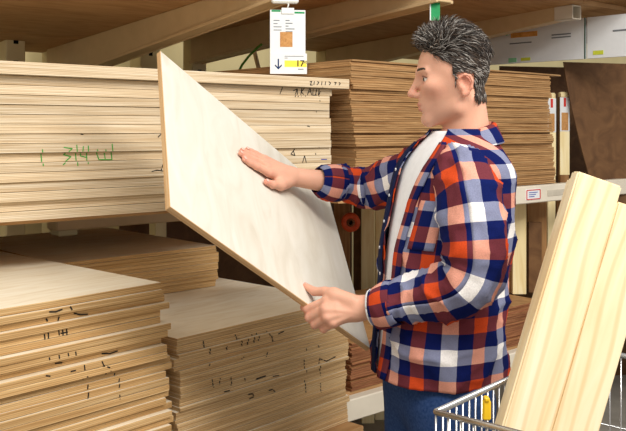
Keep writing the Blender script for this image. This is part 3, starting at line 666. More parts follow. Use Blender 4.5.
#PERSON#
# ------------------------------------------------------------------ the man
def NV(v): return np.array([v[0], v[1], v[2]], float)
def rc(P, a, b, ra, rb):
    a = NV(a); b = NV(b); ab = b-a; t = np.clip(((P-a)@ab)/(ab@ab), 0, 1)
    return np.linalg.norm(P-a-t[:, None]*ab, axis=1)-(ra+(rb-ra)*t)
def el(P, c, r, Rm=None):
    q = P-NV(c)
    if Rm is not None: q = q@Rm
    r = np.asarray(r, float); k0 = np.linalg.norm(q/r, axis=1); k1 = np.linalg.norm(q/r**2, axis=1)+1e-9
    return k0*(k0-1)/k1
def smin(a, b, k): h = np.clip(.5+.5*(b-a)/k, 0, 1); return b*(1-h)+a*h-k*h*(1-h)
def smax(a, b, k): return -smin(-a, -b, k)
def surface(fn, lo, hi, st):
    """surface nets over a sampled distance field"""
    lo = NV(lo); hi = NV(hi); n = np.ceil((hi-lo)/st).astype(int)+1
    ax = [lo[i]+st*np.arange(n[i]) for i in range(3)]
    G = np.empty(n, np.float32)
    YZ = np.stack(np.meshgrid(ax[1], ax[2], indexing='ij'), -1).reshape(-1, 2)
    ch = max(1, int(400000/len(YZ)))
    for i in range(0, n[0], ch):
        xs = ax[0][i:i+ch]; P = np.concatenate([np.repeat(xs, len(YZ))[:, None], np.tile(YZ, (len(xs), 1))], 1)
        G[i:i+ch] = fn(P).reshape(len(xs), n[1], n[2])
    s = G < 0
    cs = np.zeros(n-1, int); acc = np.zeros(tuple(n-1)+(3,)); cnt = np.zeros(n-1)
    def sl(o): return tuple(slice(o[k], n[k]-1+o[k]) for k in range(3))
    offs = [(i, j, k) for i in (0, 1) for j in (0, 1) for k in (0, 1)]
    for o in offs:
        for d in range(3):
            if o[d] == 0:
                o2 = list(o); o2[d] = 1; a, b = G[sl(o)], G[sl(tuple(o2))]; m = (a < 0) != (b < 0)
                t = np.where(m, a/(a-b+1e-12), 0)
                for k in range(3): acc[..., k] += np.where(m, (t if k == d else o[k]), 0)
                cnt += m
    act = cnt > 0; idx = -np.ones(n-1, int); idx[act] = np.arange(act.sum())
    cell = np.argwhere(act); V = lo+st*(cell+acc[act]/cnt[act][:, None])
    Fc = []
    for d in range(3):
        o2 = [slice(None)]*3; o1 = [slice(None)]*3; o1[d] = slice(0, n[d]-1); o2[d] = slice(1, n[d])
        m = s[tuple(o1)] != s[tuple(o2)]; e = np.argwhere(m); u, v = (d+1) % 3, (d+2) % 3
        ok = (e[:, u] > 0) & (e[:, v] > 0) & (e[:, u] < n[u]-1) & (e[:, v] < n[v]-1); e = e[ok]
        def at(du, dv): q = e.copy(); q[:, u] -= du; q[:, v] -= dv; return idx[q[:, 0], q[:, 1], q[:, 2]]
        f = np.stack([at(1, 1), at(0, 1), at(0, 0), at(1, 0)], 1)
        fl = ~s[tuple(o1)][m][ok]; f[fl] = f[fl][:, ::-1]; Fc.append(f)
    return V, np.concatenate(Fc)

YM = 2.08
PHI = math.radians(17)
FWD = np.array([-math.cos(PHI), -math.sin(PHI), 0]); LFT = np.array([math.sin(PHI), -math.cos(PHI), 0]); UPV = np.array([0, 0, 1.])
TB = np.stack([FWD, LFT, UPV], 1)                    # torso basis, columns
BASE = Vector((U(436, 0, YM).x, YM, 0))

# ---- head in its own frame (x forward, y left, z up)
HO = NV(U(459, 76, YM-.005)); hy = math.radians(5); hp = math.radians(4)
hf = np.array([-math.cos(hy), math.sin(hy), 0]); hl = np.cross(UPV, hf)
hf2 = hf*math.cos(hp)-UPV*math.sin(hp); hu2 = np.cross(hf2, hl)
HB = np.stack([hf2, hl, hu2], 1)
def head_w(p): return HO+np.asarray(p)@HB.T
def head_sdf(P):
    Q = P.copy(); Q[:, 1] = np.abs(Q[:, 1]); S = Q      # symmetric
    d = el(P, (.006, 0, .037), (.076, .073, .085))
    d = smin(d, el(P, (.022, 0, .012), (.078, .066, .074)), .03)
    d = smin(d, el(P, (.038, 0, -.045), (.055, .050, .071)), .03)
    d = smin(d, rc(S, (-.002, .049, -.045), (.012, .044, -.078), .016, .016), .028)
    d = smin(d, rc(S, (.012, .043, -.078), (.078, .010, -.101), .016, .015), .020)
    d = smin(d, el(P, (.081, 0, -.100), (.016, .021, .016)), .018)
    d = smin(d, el(S, (.070, .040, -.020), (.022, .021, .017)), .025)           # cheekbone
    d = smin(d, rc(S, (.0945, .010, .015), (.080, .047, .016), .0098, .0085), .010)  # brow
    d = smin(d, el(P, (.083, 0, -.066), (.0185, .027, .024)), .02)              # muzzle
    d = smax(d, -el(S, (.1025, .036, -.003), (.024, .022, .0140)), .011)         # socket
    d = smin(d, el(S, (.0760, .033, -.002), (.0140, .0160, .0128)), .005)       # lids
    d = smax(d, -el(S, (.0880, .0385, -.0035), (.0150, .0165, .0050)), .0015)     # eye opening
    d = smin(d, rc(P, (.096, 0, .006), (.1175, 0, -.033), .0078, .0085), .010)  # nose
    d = smin(d, el(P, (.1165, 0, -.036), (.0105, .010, .0085)), .008)
    d = smin(d, el(S, (.1035, .0125, -.040), (.011, .0065, .0075)), .006)
    d = smax(d, -el(S, (.1095, .0065, -.0465), (.006, .0035, .003)), .003)
    d = smin(d, el(P, (.0985, 0, -.0635), (.0075, .021, .0048)), .005)          # lips
    d = smin(d, el(P, (.0965, 0, -.0745), (.0075, .018, .0055)), .005)
    d = smax(d, -el(P, (.106, 0, -.0690), (.012, .023, .0013)), .003)
    d = smax(d, -el(P, (.099, 0, -.0855), (.008, .016, .004)), .008)
    # ear
    E0 = np.array([-.004, .0725, -.026])
    ear = el(S, E0+[-.003, .001, .002], (.0155, .007, .023))
    pts = [(.009, .000, -.010), (.013, .003, .006), (.010, .008, .018), (-.002, .012, .024), (-.014, .013, .020), (-.019, .012, .008), (-.016, .010, -.008), (-.008, .006, -.018), (.001, .004, -.022)]
    for a, b in zip(pts[:-1], pts[1:]): ear = smin(ear, rc(S, E0+a, E0+b, .0036, .0036), .003)
    ear = smin(ear, el(S, E0+[-.001, .004, -.021], (.0085, .0045, .008)), .005)
    ear = smax(ear, -el(S, E0+[-.002, .0115, .004], (.0105, .0085, .0145)), .003)
    ear = smin(ear, el(S, E0+[.008, .004, -.004], (.004, .004, .006)), .003)
    d = smin(d, ear, .005)
    # neck
    nk = rc(P, (-.011, 0, -.055), (-.014, 0, -.185), .047, .055)
    nk = smin(nk, rc(S, (-.02, .046, -.06), (.022, .012, -.175), .013, .011), .02)
    nk = smin(nk, el(P, (.034, 0, -.128), (.012, .012, .014)), .02)
    d = smin(d, nk, .012)
    return d
hv, hfc = surface(head_sdf, (-.115, -.105, -.235), (.145, .105, .135), .0024)
hw = head_w(hv)

# ---- arms and hands
def chain(P, pts, rad, k=.006):
    d = None
    for (a, b, r0, r1) in zip(pts[:-1], pts[1:], rad[:-1], rad[1:]):
        q = rc(P, a, b, r0, r1); d = q if d is None else smin(d, q, k)
    return d
# left (near) hand: closed on the panel's lower edge
lo_ = .045
def UL(px, py, Y): return NV(U(px, py, Y+lo_))
L_sh, L_el, L_wr = NV(U(468, 172, 1.925)), NV(U(466, 283, 1.878)), UL(361, 308.5, 1.935)
LHAND = {
 'index': ([UL(334, 300.5, 1.945), UL(327, 301, 1.945), UL(306.5, 309, 1.965), UL(304, 307.5, 1.99), UL(309, 303.5, 2.02)], [.0115, .0115, .0098, .0090, .0078]),
 'middle': ([UL(336, 307, 1.93), UL(325.5, 309.5, 1.93), UL(309, 318, 1.955), UL(308, 315.5, 1.985), UL(314, 311, 2.02)], [.012, .0118, .0100, .0092, .0080]),
 'ring': ([UL(338, 313, 1.925), UL(327, 317.5, 1.925), UL(314.5, 325, 1.95), UL(315, 322, 1.98), UL(321, 317, 2.015)], [.012, .0112, .0096, .0088, .0076]),
 'pinky': ([UL(342, 317, 1.925), UL(333, 323, 1.925), UL(323.5, 329.5, 1.945), UL(323, 327, 1.97), UL(328, 323, 2.0)], [.011, .0100, .0086, .0078, .0068]),
 'thumb': ([UL(352, 301, 1.93), UL(334, 294.5, 1.945), UL(325, 291.5, 1.962), UL(314.5, 291.5, 1.985), UL(305.5, 286, 2.005)], [.0165, .0135, .0112, .0105, .0082]),
}
def lhand_sdf(P):
    d = rc(P, L_el+(L_wr-L_el)*.35, L_wr, .034, .0265)
    d = smin(d, rc(P, L_wr+[0, .010, 0], L_wr+(L_wr-L_el)/np.linalg.norm(L_wr-L_el)*.02, .0235, .025), .02)
    wr = L_wr
    for nm, kk in (('index', .016), ('middle', .016), ('ring', .016), ('pinky', .014)):
        p, r = LHAND[nm]; d = smin(d, rc(P, wr+(p[1]-wr)*.12, p[1], .0165, r[1]+.0015), .012)
    f = None
    for nm in ('index', 'middle', 'ring', 'pinky', 'thumb'):
        p, r = LHAND[nm]; q = chain(P, p, r, .004); f = q if f is None else smin(f, q, .0022)
    d = smin(d, f, .006)
    p, r = LHAND['thumb']; d = smin(d, rc(P, wr+(p[1]-wr)*.3, p[1], .017, .0135), .014)
    # web between thumb and index
    d = smin(d, el(P, (p[1]+LHAND['index'][0][0])/2, (.013, .012, .012)), .014)
    for nm in ('index', 'middle', 'ring', 'pinky'): d = smin(d, el(P, LHAND[nm][0][1]+[-.000, -.0055, .0015], (.0085, .007, .0075)), .006)
    for nm in ('index', 'middle', 'ring', 'pinky'):      # tendons and a vein on the back of the hand
        k_ = LHAND[nm][0][1]; d = smin(d, rc(P, wr+(k_-wr)*.35+[0, -.0175, 0], k_+[0, -.0115, .001], .0030, .0032), .005)
    d = smin(d, rc(P, wr+[-.005, -.0235, -.006], LHAND['middle'][0][0]+[.0, -.016, -.004], .0022, .0020), .004)
    return d
allp = np.array([q for p, r in LHAND.values() for q in p]+[L_wr, L_el+(L_wr-L_el)*.35])
lv, lfc = surface(lhand_sdf, allp.min(0)-.05, allp.max(0)+.05, .0026)

# right (far) hand: flat on the panel's face
wR = on_panel(283, 183, .032); tR = on_panel(229, 157.5, .010)
rx = NV((tR-wR)); rn = NV(pn_); rx -= rn*(rx@rn); Rlen = np.linalg.norm(rx); rx /= Rlen; ry = np.cross(rn, rx)
RS = Rlen/.188
RH0 = NV(on_panel(283, 183, 0))
def RHp(x, y, z): return RH0+(rx*x+ry*y)*RS+rn*z
R_sh, R_el, R_wr = NV(U(428, 168, 2.20)), NV(U(370, 188, 2.425)), RHp(-.004, 0, .034)
RHAND = {
 'index': ([RHp(.055, .020, .020), RHp(.092, .024, .017), RHp(.135, .023, .0125), RHp(.158, .021, .0095), RHp(.178, .019, .0085)], [.0112, .0108, .0094, .0086, .0072]),
 'middle': ([RHp(.055, .004, .021), RHp(.096, .005, .018), RHp(.142, .005, .013), RHp(.168, .005, .010), RHp(.188, .005, .009)], [.0114, .0110, .0096, .0088, .0074]),
 'ring': ([RHp(.053, -.012, .020), RHp(.091, -.014, .016), RHp(.134, -.014, .012), RHp(.158, -.013, .0095), RHp(.177, -.012, .0085)], [.0110, .0104, .0092, .0084, .0070]),
 'pinky': ([RHp(.048, -.027, .018), RHp(.082, -.031, .014), RHp(.114, -.033, .0105), RHp(.132, -.033, .009), RHp(.148, -.032, .008)], [.0104, .0094, .0082, .0075, .0064]),
 'thumb': ([RHp(.018, .022, .024), RHp(.050, .043, .017), RHp(.083, .056, .0125), RHp(.108, .058, .0105)], [.0150, .0132, .0108, .0085]),
}
def rhand_sdf(P):
    d = rc(P, R_el+(R_wr-R_el)*.35, R_wr, .033, .0255)
    for nm in ('index', 'middle', 'ring', 'pinky'):
        p, r = RHAND[nm]; d = smin(d, rc(P, R_wr+(p[0]-R_wr)*.2, p[1], .0185, r[1]), .012)
    f = None
    for nm in RHAND:
        p, r = RHAND[nm]; q = chain(P, p, r, .004); f = q if f is None else smin(f, q, .0010)
    d = smin(d, f, .006)
    p, r = RHAND['thumb']; d = smin(d, rc(P, R_wr+(p[0]-R_wr)*.6, p[1], .017, .0135), .014)
    d = smin(d, el(P, (p[1]+RHAND['index'][0][0])/2, (.013, .013, .012)), .014)
    return d
allp = np.array([q for p, r in RHAND.values() for q in p]+[R_wr, R_el+(R_wr-R_el)*.35])
rv, rfc = surface(rhand_sdf, allp.min(0)-.05, allp.max(0)+.05, .0026)

# ---- trunk, upper arms and legs under the clothes
TC = lambda px, py: NV(U(px, py, YM))
PEL = TC(437, 388)
HIPS = [PEL+LFT*sg*.088+UPV*-.02 for sg in (1, -1)]
KNEE = [h+FWD*.015+UPV*(-.42)+LFT*sg*.01 for h, sg in zip(HIPS, (1, -1))]
ANK = [np.array([k[0], k[1], .085])-FWD*.03 for k in KNEE]
def leg_sdf(P, off=0.0):
    d = None
    for h, k, a in zip(HIPS, KNEE, ANK):
        q = smin(rc(P, h, k, .082+off, .056+off), rc(P, k, a, .055+off, .040+off*1.4), .03); d = q if d is None else smin(d, q, .02)
    return d
def trunk_sdf(P):
    d = el(P, TC(452, 205), (.098, .150, .19), TB)
    d = smin(d, el(P, TC(443, 295), (.098, .140, .17), TB), .05)
    d = smin(d, el(P, PEL, (.102, .145, .12), TB), .05)
    nb = head_w(np.array([-.030, 0, -.19]))
    d = smin(d, rc(P, head_w(np.array([-.026, 0, -.17])), nb-UPV*.05, .056, .07), .03)
    for sh, e, w_ in ((L_sh, L_el, L_wr), (R_sh, R_el, R_wr)):
        c = TC(455, 168); d = smin(d, rc(P, c+(sh-c)*.3, c+(sh-c)*.92, .050, .040), .03)
        d = smin(d, rc(P, c+(sh-c)*.92, e, .040, .030), .02)
        d = smin(d, rc(P, e, e+(w_-e)*.5, .030, .030), .015)
    return smin(d, leg_sdf(P), .04)
tv, tfc = surface(trunk_sdf, (-.08, 1.72, .03), (.62, 2.56, 1.58), .010)

BV = np.concatenate([hw, lv, rv, tv]); o_ = 0; BF = []
for v_, f_ in ((hw, hfc), (lv, lfc), (rv, rfc), (tv, tfc)): BF.append(f_+o_); o_ += len(v_)
BF = np.concatenate(BF)
raw = mesh('person_raw', BV-NV(BASE), BF, skin)
tmp = bpy.data.objects.new('tmp', raw); col.objects.link(tmp)
m_ = tmp.modifiers.new('r', 'REMESH'); m_.mode = 'VOXEL'; m_.voxel_size = .0023; m_.use_smooth_shade = True
m2_ = tmp.modifiers.new('s', 'SMOOTH'); m2_.factor = .5; m2_.iterations = 2
bme = bpy.data.meshes.new_from_object(tmp.evaluated_get(bpy.context.evaluated_depsgraph_get()))
bpy.data.objects.remove(tmp); bpy.data.meshes.remove(raw)
bme.name = 'person'; bme.materials.clear(); bme.materials.append(skin)
# skin tones by place on the body (complexion, lips, beard shadow, flushed knuckles and ears)
nv = len(bme.vertices); co = np.empty(nv*3, np.float32); bme.vertices.foreach_get('co', co); co = co.reshape(-1, 3)+NV(BASE)
hlc = (co-HO)@HB
base_c = np.array(lin((222, 168, 142))[:3]); tone = np.tile(base_c, (nv, 1))
def blend(mask, c): 
    global tone
    tone = tone*(1-mask[:, None])+np.array(lin(c)[:3])*mask[:, None]
def blob(c, r, p=1.0): q = np.linalg.norm((np.stack([hlc[:, 0], np.abs(hlc[:, 1]), hlc[:, 2]], 1)-c)/np.asarray(r), axis=1); return np.clip(1.25-q, 0, 1)**p
blend(blob((.07, .042, -.03), (.04, .03, .025))*.35, (226, 150, 126))
blend(blob((.115, 0, -.036), (.02, .02, .018))*.4, (222, 142, 120))
blend(blob((-.010, .083, -.02), (.03, .02, .04))*.5, (224, 134, 112))
blend(blob((.055, .03, -.088), (.06, .05, .036))*.45, (150, 112, 96))
blend(blob((.102, 0, -.0635), (.014, .024, .0050))*.95, (182, 92, 84))
blend(blob((.100, 0, -.0745), (.014, .022, .0060))*.95, (192, 100, 92))
blend(blob((.09, .034, -.018), (.02, .02, .008))*.35, (186, 126, 110))
for H_ in (LHAND, RHAND):
    for nm, (p, r) in H_.items():
        for j, q in enumerate(p):
            if j in (1, 2, 3): 
                dd = np.linalg.norm(co-q, axis=1); blend(np.clip(1.4-dd/.014, 0, 1)*.28, (214, 130, 112))
        dd = np.linalg.norm(co-p[-1], axis=1); blend(np.clip(1.3-dd/.014, 0, 1)*.4, (220, 132, 116))
at_ = bme.color_attributes.new('tone', 'FLOAT_COLOR', 'POINT')
at_.data.foreach_set('color', np.concatenate([tone, np.ones((nv, 1))], 1).astype(np.float32).ravel())
person = link('person', bme, None, BASE)
tag(person, 'man in an open plaid shirt and jeans examining the pale panel', 'person')
def pmesh(name, V, Fc, mats, parent=None, smooth=True, uv=None, mi=None):
    return link(name, mesh(name, np.asarray(V)-NV(BASE), Fc, mats, mi, smooth, uv), parent or person)
# eyes
def sphere_pts(c, r, n=14):
    bm = bmesh.new(); bmesh.ops.create_uvsphere(bm, u_segments=n, v_segments=n, radius=r); V = np.array([v.co[:] for v in bm.verts]); Fc = [[v.index for v in f.verts] for f in bm.faces]; bm.free(); return V+c, Fc
for sg in (1, -1):
    V, Fc = sphere_pts(np.array([.0762, sg*.033, -.003]), .0126); e_ = pmesh('eye', head_w(V), Fc, eye_white)
    V, Fc = sphere_pts(np.array([.0834, sg*.0345, -.0040]), .0064); pmesh('iris', head_w(V), Fc, iris_mat, e_)
    # upper lid fold
    lid = [np.array([.0762+.0132*math.cos(a), sg*(.033+.0135*math.sin(a)), -.0012+.0046*math.cos(a*1.15)]) for a in np.linspace(-1.25, 1.25, 9)]
    V, Fc = tube_data([Vector(head_w(q)) for q in lid], [.0008, .0016, .002, .0021, .0021, .0021, .002, .0016, .0008], 6)
    me = mesh('eyelid', np.array([v[:] for v in V])-NV(BASE), Fc, skin, None, True)
    a_ = me.color_attributes.new('tone', 'FLOAT_COLOR', 'POINT'); a_.data.foreach_set('color', np.tile(np.array(lin((150, 100, 84))), (len(V), 1)).astype(np.float32).ravel())
    link('eyelid', me, e_)

nail_mat = flat('nail', (232, 186, 170), .25, .5, 0, 3)
def nail(tip, along, up_, r):
    al = np.asarray(along)/np.linalg.norm(along); u_ = np.asarray(up_)-al*(np.asarray(up_)@al); u_ /= np.linalg.norm(u_); sd_ = np.cross(u_, al)
    V, Fc = sphere_pts(np.zeros(3), 1, 10); pmesh('fingernail', tip+al*.001+u_*(r*.80)+V[:, :1]*.0062*al+V[:, 1:2]*.0052*sd_+V[:, 2:3]*.0018*u_, Fc, nail_mat)
for nm, (p, r) in RHAND.items(): nail(p[-1], p[-1]-p[-2], rn, r[-1])
p, r = LHAND['thumb']; nail(p[-1], p[-1]-p[-2], NV(pn_), r[-1])

# ---- hair: scalp cap and many wavy locks
def hair_mask(p):
    x, y, z = p[:, 0], np.abs(p[:, 1]), p[:, 2]
    m = np.where(z > .070, x < .080, np.where(z > .030, x < .030+(z-.030)*1.45, np.where(z > -.018, x < .022-.006*(z < .0), (x < -.026) & (z > -.062-.12*(x+.03)))))
    ear = (x > -.028) & (x < .012) & (z < .004) & (z > -.062)
    return m & ~ear
def head_grad(p, e=.002):
    g = np.stack([head_sdf(p+e*np.eye(3)[k])-head_sdf(p-e*np.eye(3)[k]) for k in range(3)], 1); return g/(np.linalg.norm(g, axis=1)[:, None]+1e-9)
nr = np.random.default_rng(21)
cand = hv[hair_mask(hv)]; NL = 4600
root = cand[nr.integers(0, len(cand), NL)]+nr.normal(0, .0012, (NL, 3)); nrm = head_grad(root)
x, y, z = root.T
t = np.clip((x-.002)/.055, 0, 1); t = t*t*(3-2*t); top = np.clip((z-.045)/.03, 0, 1); low = np.clip((.0-z)/.02, 0, 1)
def G(sd): return nr.normal(0, sd, NL)
d_top = np.stack([-.85*(1-t)+.45*t, G(.5), .45*t], 1); d_side = np.stack([-np.ones(NL), 0*x, -.38+G(.2)], 1); d_low = np.stack([np.where(x < 0, -.2, -.03), 0*x, -1+G(.15)], 1)
d = d_top*top[:, None]+(1-top)[:, None]*(d_side*(1-low)[:, None]+d_low*low[:, None])
d -= nrm*(d*nrm).sum(1)[:, None]; d /= np.linalg.norm(d, axis=1)[:, None]
lift = .16+.42*top+.60*top*t+.04*G(1); d = d+nrm*lift[:, None]; d /= np.linalg.norm(d, axis=1)[:, None]
LEN = (.026+.016*top+.010*top*t-.010*low)*nr.uniform(.75, 1.2, NL); LEN = np.where((x > 0) & (z < .02), .012, LEN)
wave = .16+.22*top+.25*top*t; ph = nr.uniform(0, 6.28, NL); NS = 7
# neighbouring hairs share a curl phase so that they gather in locks
ph = ph*.35+np.array([noise.noise(Vector(q*55))*9 for q in root])
side = np.cross(nrm, d); path = [root-nrm*.001]
for i in range(NS):
    fall = -(.03+.20*(i/NS))*(1-.25*top*t)
    d = d+nrm*fall[:, None]+side*(wave*np.sin(ph+i*1.35))[:, None]+np.array([0, 0, -.02]); d /= np.linalg.norm(d, axis=1)[:, None]
    q = path[-1]+d*(LEN/NS)[:, None]; sd = head_sdf(q); need = np.clip(.0028-sd, 0, .01); q = q+head_grad(q)*need[:, None]; path.append(q)
path = np.stack(path, 1)
HVs, HFs, HCs = [], [], []; b0 = 0
rel = (.85, 1, 1, .95, .9, .75, .5, .12)
for k in range(NL):
    rad = nr.uniform(.0008, .0014); V, Fc = tube_data([Vector(p) for p in path[k]], [rad*s_ for s_ in rel], 4, False)
    HVs.append(np.array([v[:] for v in V])); HFs.extend([[i+b0 for i in f] for f in Fc]); b0 += len(V)
    grey = .14+.30*top[k]*t[k]+.22*max(0, 1-abs(z[k])*30)+.25*max(0, noise.noise(Vector(root[k]*40))); c = np.array([150, 144, 138]) if nr.random() < grey else (np.array([80, 66, 56]) if nr.random() < .35 else np.array([48, 39, 34]))
    HCs.extend([np.array(lin(np.clip(c*nr.uniform(.75, 1.2), 0, 255)))]*len(V))
HV = np.concatenate(HVs)
# scalp cap beneath the locks: the head's own surface, a little proud
hm = hair_mask(hv); ff = hfc[hm[hfc].all(1)]; used = np.unique(ff); remap = -np.ones(len(hv), int); remap[used] = np.arange(len(used))
cv = hv[used]+head_grad(hv[used])*.0026; cf = (remap[ff]+len(HV)).tolist()
HV2 = np.concatenate([HV, cv]); HC2 = np.concatenate([np.array(HCs), np.tile(np.array(lin((46, 38, 33))), (len(cv), 1))])
hme = mesh('hair', head_w(HV2)-NV(BASE), HFs+cf, hair_mat, None, True)
a_ = hme.color_attributes.new('tone', 'FLOAT_COLOR', 'POINT'); a_.data.foreach_set('color', HC2.astype(np.float32).ravel())
hair = link('hair', hme, person); hair['label'] = 'short wavy dark hair going grey'
rh = random.Random(21)
# eyebrows
for sg in (1, -1):
    HVs, HFs, HCs = [], [], []
    for i in range(130):
        u = rh.random(); yb = .012+.036*u; root = np.array([.1005-.016*u**1.6-.002, sg*yb, .0165+.004*math.sin(u*2.6)+rh.uniform(-.002, .002)])
        root[0] += .0035
        V, Fc = tube_data([Vector(root), Vector(root+np.array([-.001, sg*.004, .0015])), Vector(root+np.array([-.0035, sg*.009, .001]))], [.0009, .0009, .0002], 4, False); b0 = len(HVs)*12
        HVs.append(np.array([v[:] for v in V])); HFs += [[j+b0 for j in f] for f in Fc]; HCs += [np.array(lin((56, 42, 36)))]*12
    me = mesh('eyebrow', head_w(np.concatenate(HVs))-NV(BASE), HFs, hair_mat, None, True)
    a_ = me.color_attributes.new('tone', 'FLOAT_COLOR', 'POINT'); a_.data.foreach_set('color', np.array(HCs).astype(np.float32).ravel()); link('eyebrow', me, person)

# ---- clothes: lofted shells with cloth coordinates
def nz(x, y, z): return noise.noise(Vector((x, y, z)))
def crease(p, k, sx, seed):
    q = Vector((p[0]*k+p[2]*sx+seed, p[1]*k, p[2]*k*.8-p[0]*sx)); r = 1-abs(noise.noise(q)*2.2); r2 = 1-abs(noise.noise(q*2.1+Vector((3, 7, 1)))*2.2)
    return max(0, r)**4+.45*max(0, r2)**4
PROF = [  # image row, front column, back column, half width across, at the man's depth
 (392, 372, 497, .172), (385, 371.5, 497, .172), (360, 374, 497.5, .172), (330, 377, 499, .172), (300, 380, 501, .172), (270, 383, 503, .174), (245, 386, 505, .178), (215, 391, 507, .184),
 (190, 396, 506, .190), (172, 401, 503, .192), (160, 406, 499, .184), (150, 413, 495, .160), (142, 420, 491, .128), (135, 428, 488, .098), (129, 434, 485, .078)]
def ring_at(py, scale=1.0, inset=0.0):
    P_ = np.array(PROF)[::-1]; a, b, hw_ = [np.interp(py, P_[:, 0], P_[:, k]) for k in (1, 2, 3)]
    cx_ = (a+b)/2; half = (b-a)/2*YM/F*scale-inset; hw_ = hw_*scale-inset
    ad = math.sqrt(max(half**2-(hw_*math.sin(PHI))**2, 1e-4))/math.cos(PHI)
    return TC(cx_, py), ad, hw_
def loft_torso(y0, y1, rows, cols, th0, th1, scale=1.0, inset=0.0, folds=0.0, seed=0, gap=None, tilt=0):
    V = []; UVs = []; vacc = 0; prev = None; prev0 = None
    pys = np.linspace(y0, y1, rows)
    for i, py in enumerate(pys):
        # smooth the profile a little
        acc = [ring_at(py+d_, scale, inset) for d_ in (-6, -3, 0, 3, 6)] if y1 < py-6 or True else [ring_at(py, scale, inset)]
        c = sum(q[0] for q in acc)/5; c[2] = TC(0, py)[2]; ad = sum(q[1] for q in acc)/5; bd = sum(q[2] for q in acc)/5
        a0, a1 = (th0, th1) if gap is None else gap(py)
        row = []; row0 = []
        for j in range(cols):
            th = a0+(a1-a0)*j/(cols-1); ct, st_ = math.cos(th), math.sin(th); e = 2/2.35
            x = ad*math.copysign(abs(ct)**e, ct); y = bd*math.copysign(abs(st_)**e, st_)
            p = c+FWD*x+LFT*y; row0.append(p.copy())
            if folds:
                hgt = p[2]; env = .35+.65*min(1, max(0, (py-200)/120))
                f_ = .5*nz(th*1.6+seed, hgt*7, 1.7)+.35*nz(th*3.1, hgt*11+th*1.5, 4.2)+.25*math.sin(hgt*46+th*5+2*nz(th*2, hgt*5, 8))*max(0, nz(th*1.4+3, hgt*5, 2.2)+.2)
                o = FWD*ct+LFT*st_; p = p+o*(folds*f_*env+(.0075*crease(p, 8, 5, seed) if seed == 3 else 0)*(.4+.6*env))
            if tilt: p = p+UPV*tilt*(-ct)*min(1, max(0, (170-py)/40))
            row.append(p)
        row = np.array(row); row0 = np.array(row0); per = np.concatenate([[0], np.cumsum(np.linalg.norm(np.diff(row0, axis=0), axis=1))])
        mid_ = np.interp(math.pi, np.linspace(a0, a1, cols), per)
        if prev0 is not None: vacc += np.linalg.norm(row0-prev0, axis=1)[cols//2]
        prev0 = row0; V.append(row); UVs += [(u-mid_, vacc) for u in per]
    V = np.concatenate(V); Fc = [(i*cols+j, i*cols+j+1, (i+1)*cols+j+1, (i+1)*cols+j) for i in range(rows-1) for j in range(cols-1)]
    return V, Fc, UVs
def solidify(o, t, off=-1):
    m = o.modifiers.new('thickness', 'SOLIDIFY'); m.thickness = t; m.offset = off
R_ = math.radians
def shirt_gap(py):
    u = min(1, max(0, (py-135)/250)); near = float(np.interp(py, [135, 165, 200, 300, 390], [R_(32), R_(19), R_(11), R_(4), R_(1)])); far = float(np.interp(py, [135, 300, 345, 390], [R_(-14), R_(-11), R_(-7), R_(-2)]))
    return near, 2*math.pi+far
V, Fc, UVs = loft_torso(371, 129, 110, 150, 0, 0, 1.0, 0, .027, 3, shirt_gap, .0)
shirt = pmesh('shirt', V, Fc, plaid_body, None, True, UVs); solidify(shirt, .0022); shirt['label'] = 'open plaid shirt in navy, orange and white'
V, Fc, UVs = loft_torso(368, 131, 60, 90, -math.pi, math.pi, .955, .004, .004, 5)
tsh = pmesh('t_shirt', V, Fc, white_cotton); tsh['label'] = 'white undershirt'; solidify(tsh, .0015)
# front facing strips with buttons
def edge_pt(py, which, out=.003, dth=0):
    a0, a1 = shirt_gap(py); th = (a0 if which == 'near' else a1)+dth
    acc = [ring_at(py+d_) for d_ in (-6, -3, 0, 3, 6)]; c = sum(q[0] for q in acc)/5; c[2] = TC(0, py)[2]; ad = sum(q[1] for q in acc)/5; bd = sum(q[2] for q in acc)/5
    ct, st_ = math.cos(th), math.sin(th); e = 2/2.35
    p = c+FWD*ad*math.copysign(abs(ct)**e, ct)+LFT*bd*math.copysign(abs(st_)**e, st_); o = FWD*ct+LFT*st_
    f_ = .5*nz(th*1.6+3, p[2]*7, 1.7)+.35*nz(th*3.1, p[2]*11+th*1.5, 4.2)
    return p+o*(out+.027*f_*(.35+.65*min(1, max(0, (py-200)/120)))), o
for which, mt in (('near', plaid_cuff), ('far', navy_cloth)):
    V = []; Fc = []; UVs = []; pys = np.linspace(370, 142, 60)
    for i, py in enumerate(pys):
        for j, dt in enumerate((0, .06, .12, .18)):
            d_ = dt if which == 'near' else -dt
            V.append(edge_pt(py, which, .0055, d_)[0]); UVs.append((j*.0105, i*.0105))
    Fc = [(i*4+j, i*4+j+1, (i+1)*4+j+1, (i+1)*4+j) for i in range(59) for j in range(3)]
    pk = pmesh('placket', V, Fc, mt, shirt, True, UVs); solidify(pk, .0035, 0)
    if which == 'far':
        for py in (170, 196, 222, 248, 274, 305):
            p, o = edge_pt(py, which, .009, -.05); bt = lathe('button', [(.0005, -.0015), (.0036, -.0015), (.0042, 0), (.0036, .0016), (.0005, .0016)], button_mat, 12)
            b_ = link('button', bt, shirt); q = Vector(o).to_track_quat('Y', 'Z'); b_.location = Vector(p-NV(BASE)); b_.rotation_mode = 'QUATERNION'; b_.rotation_quaternion = q

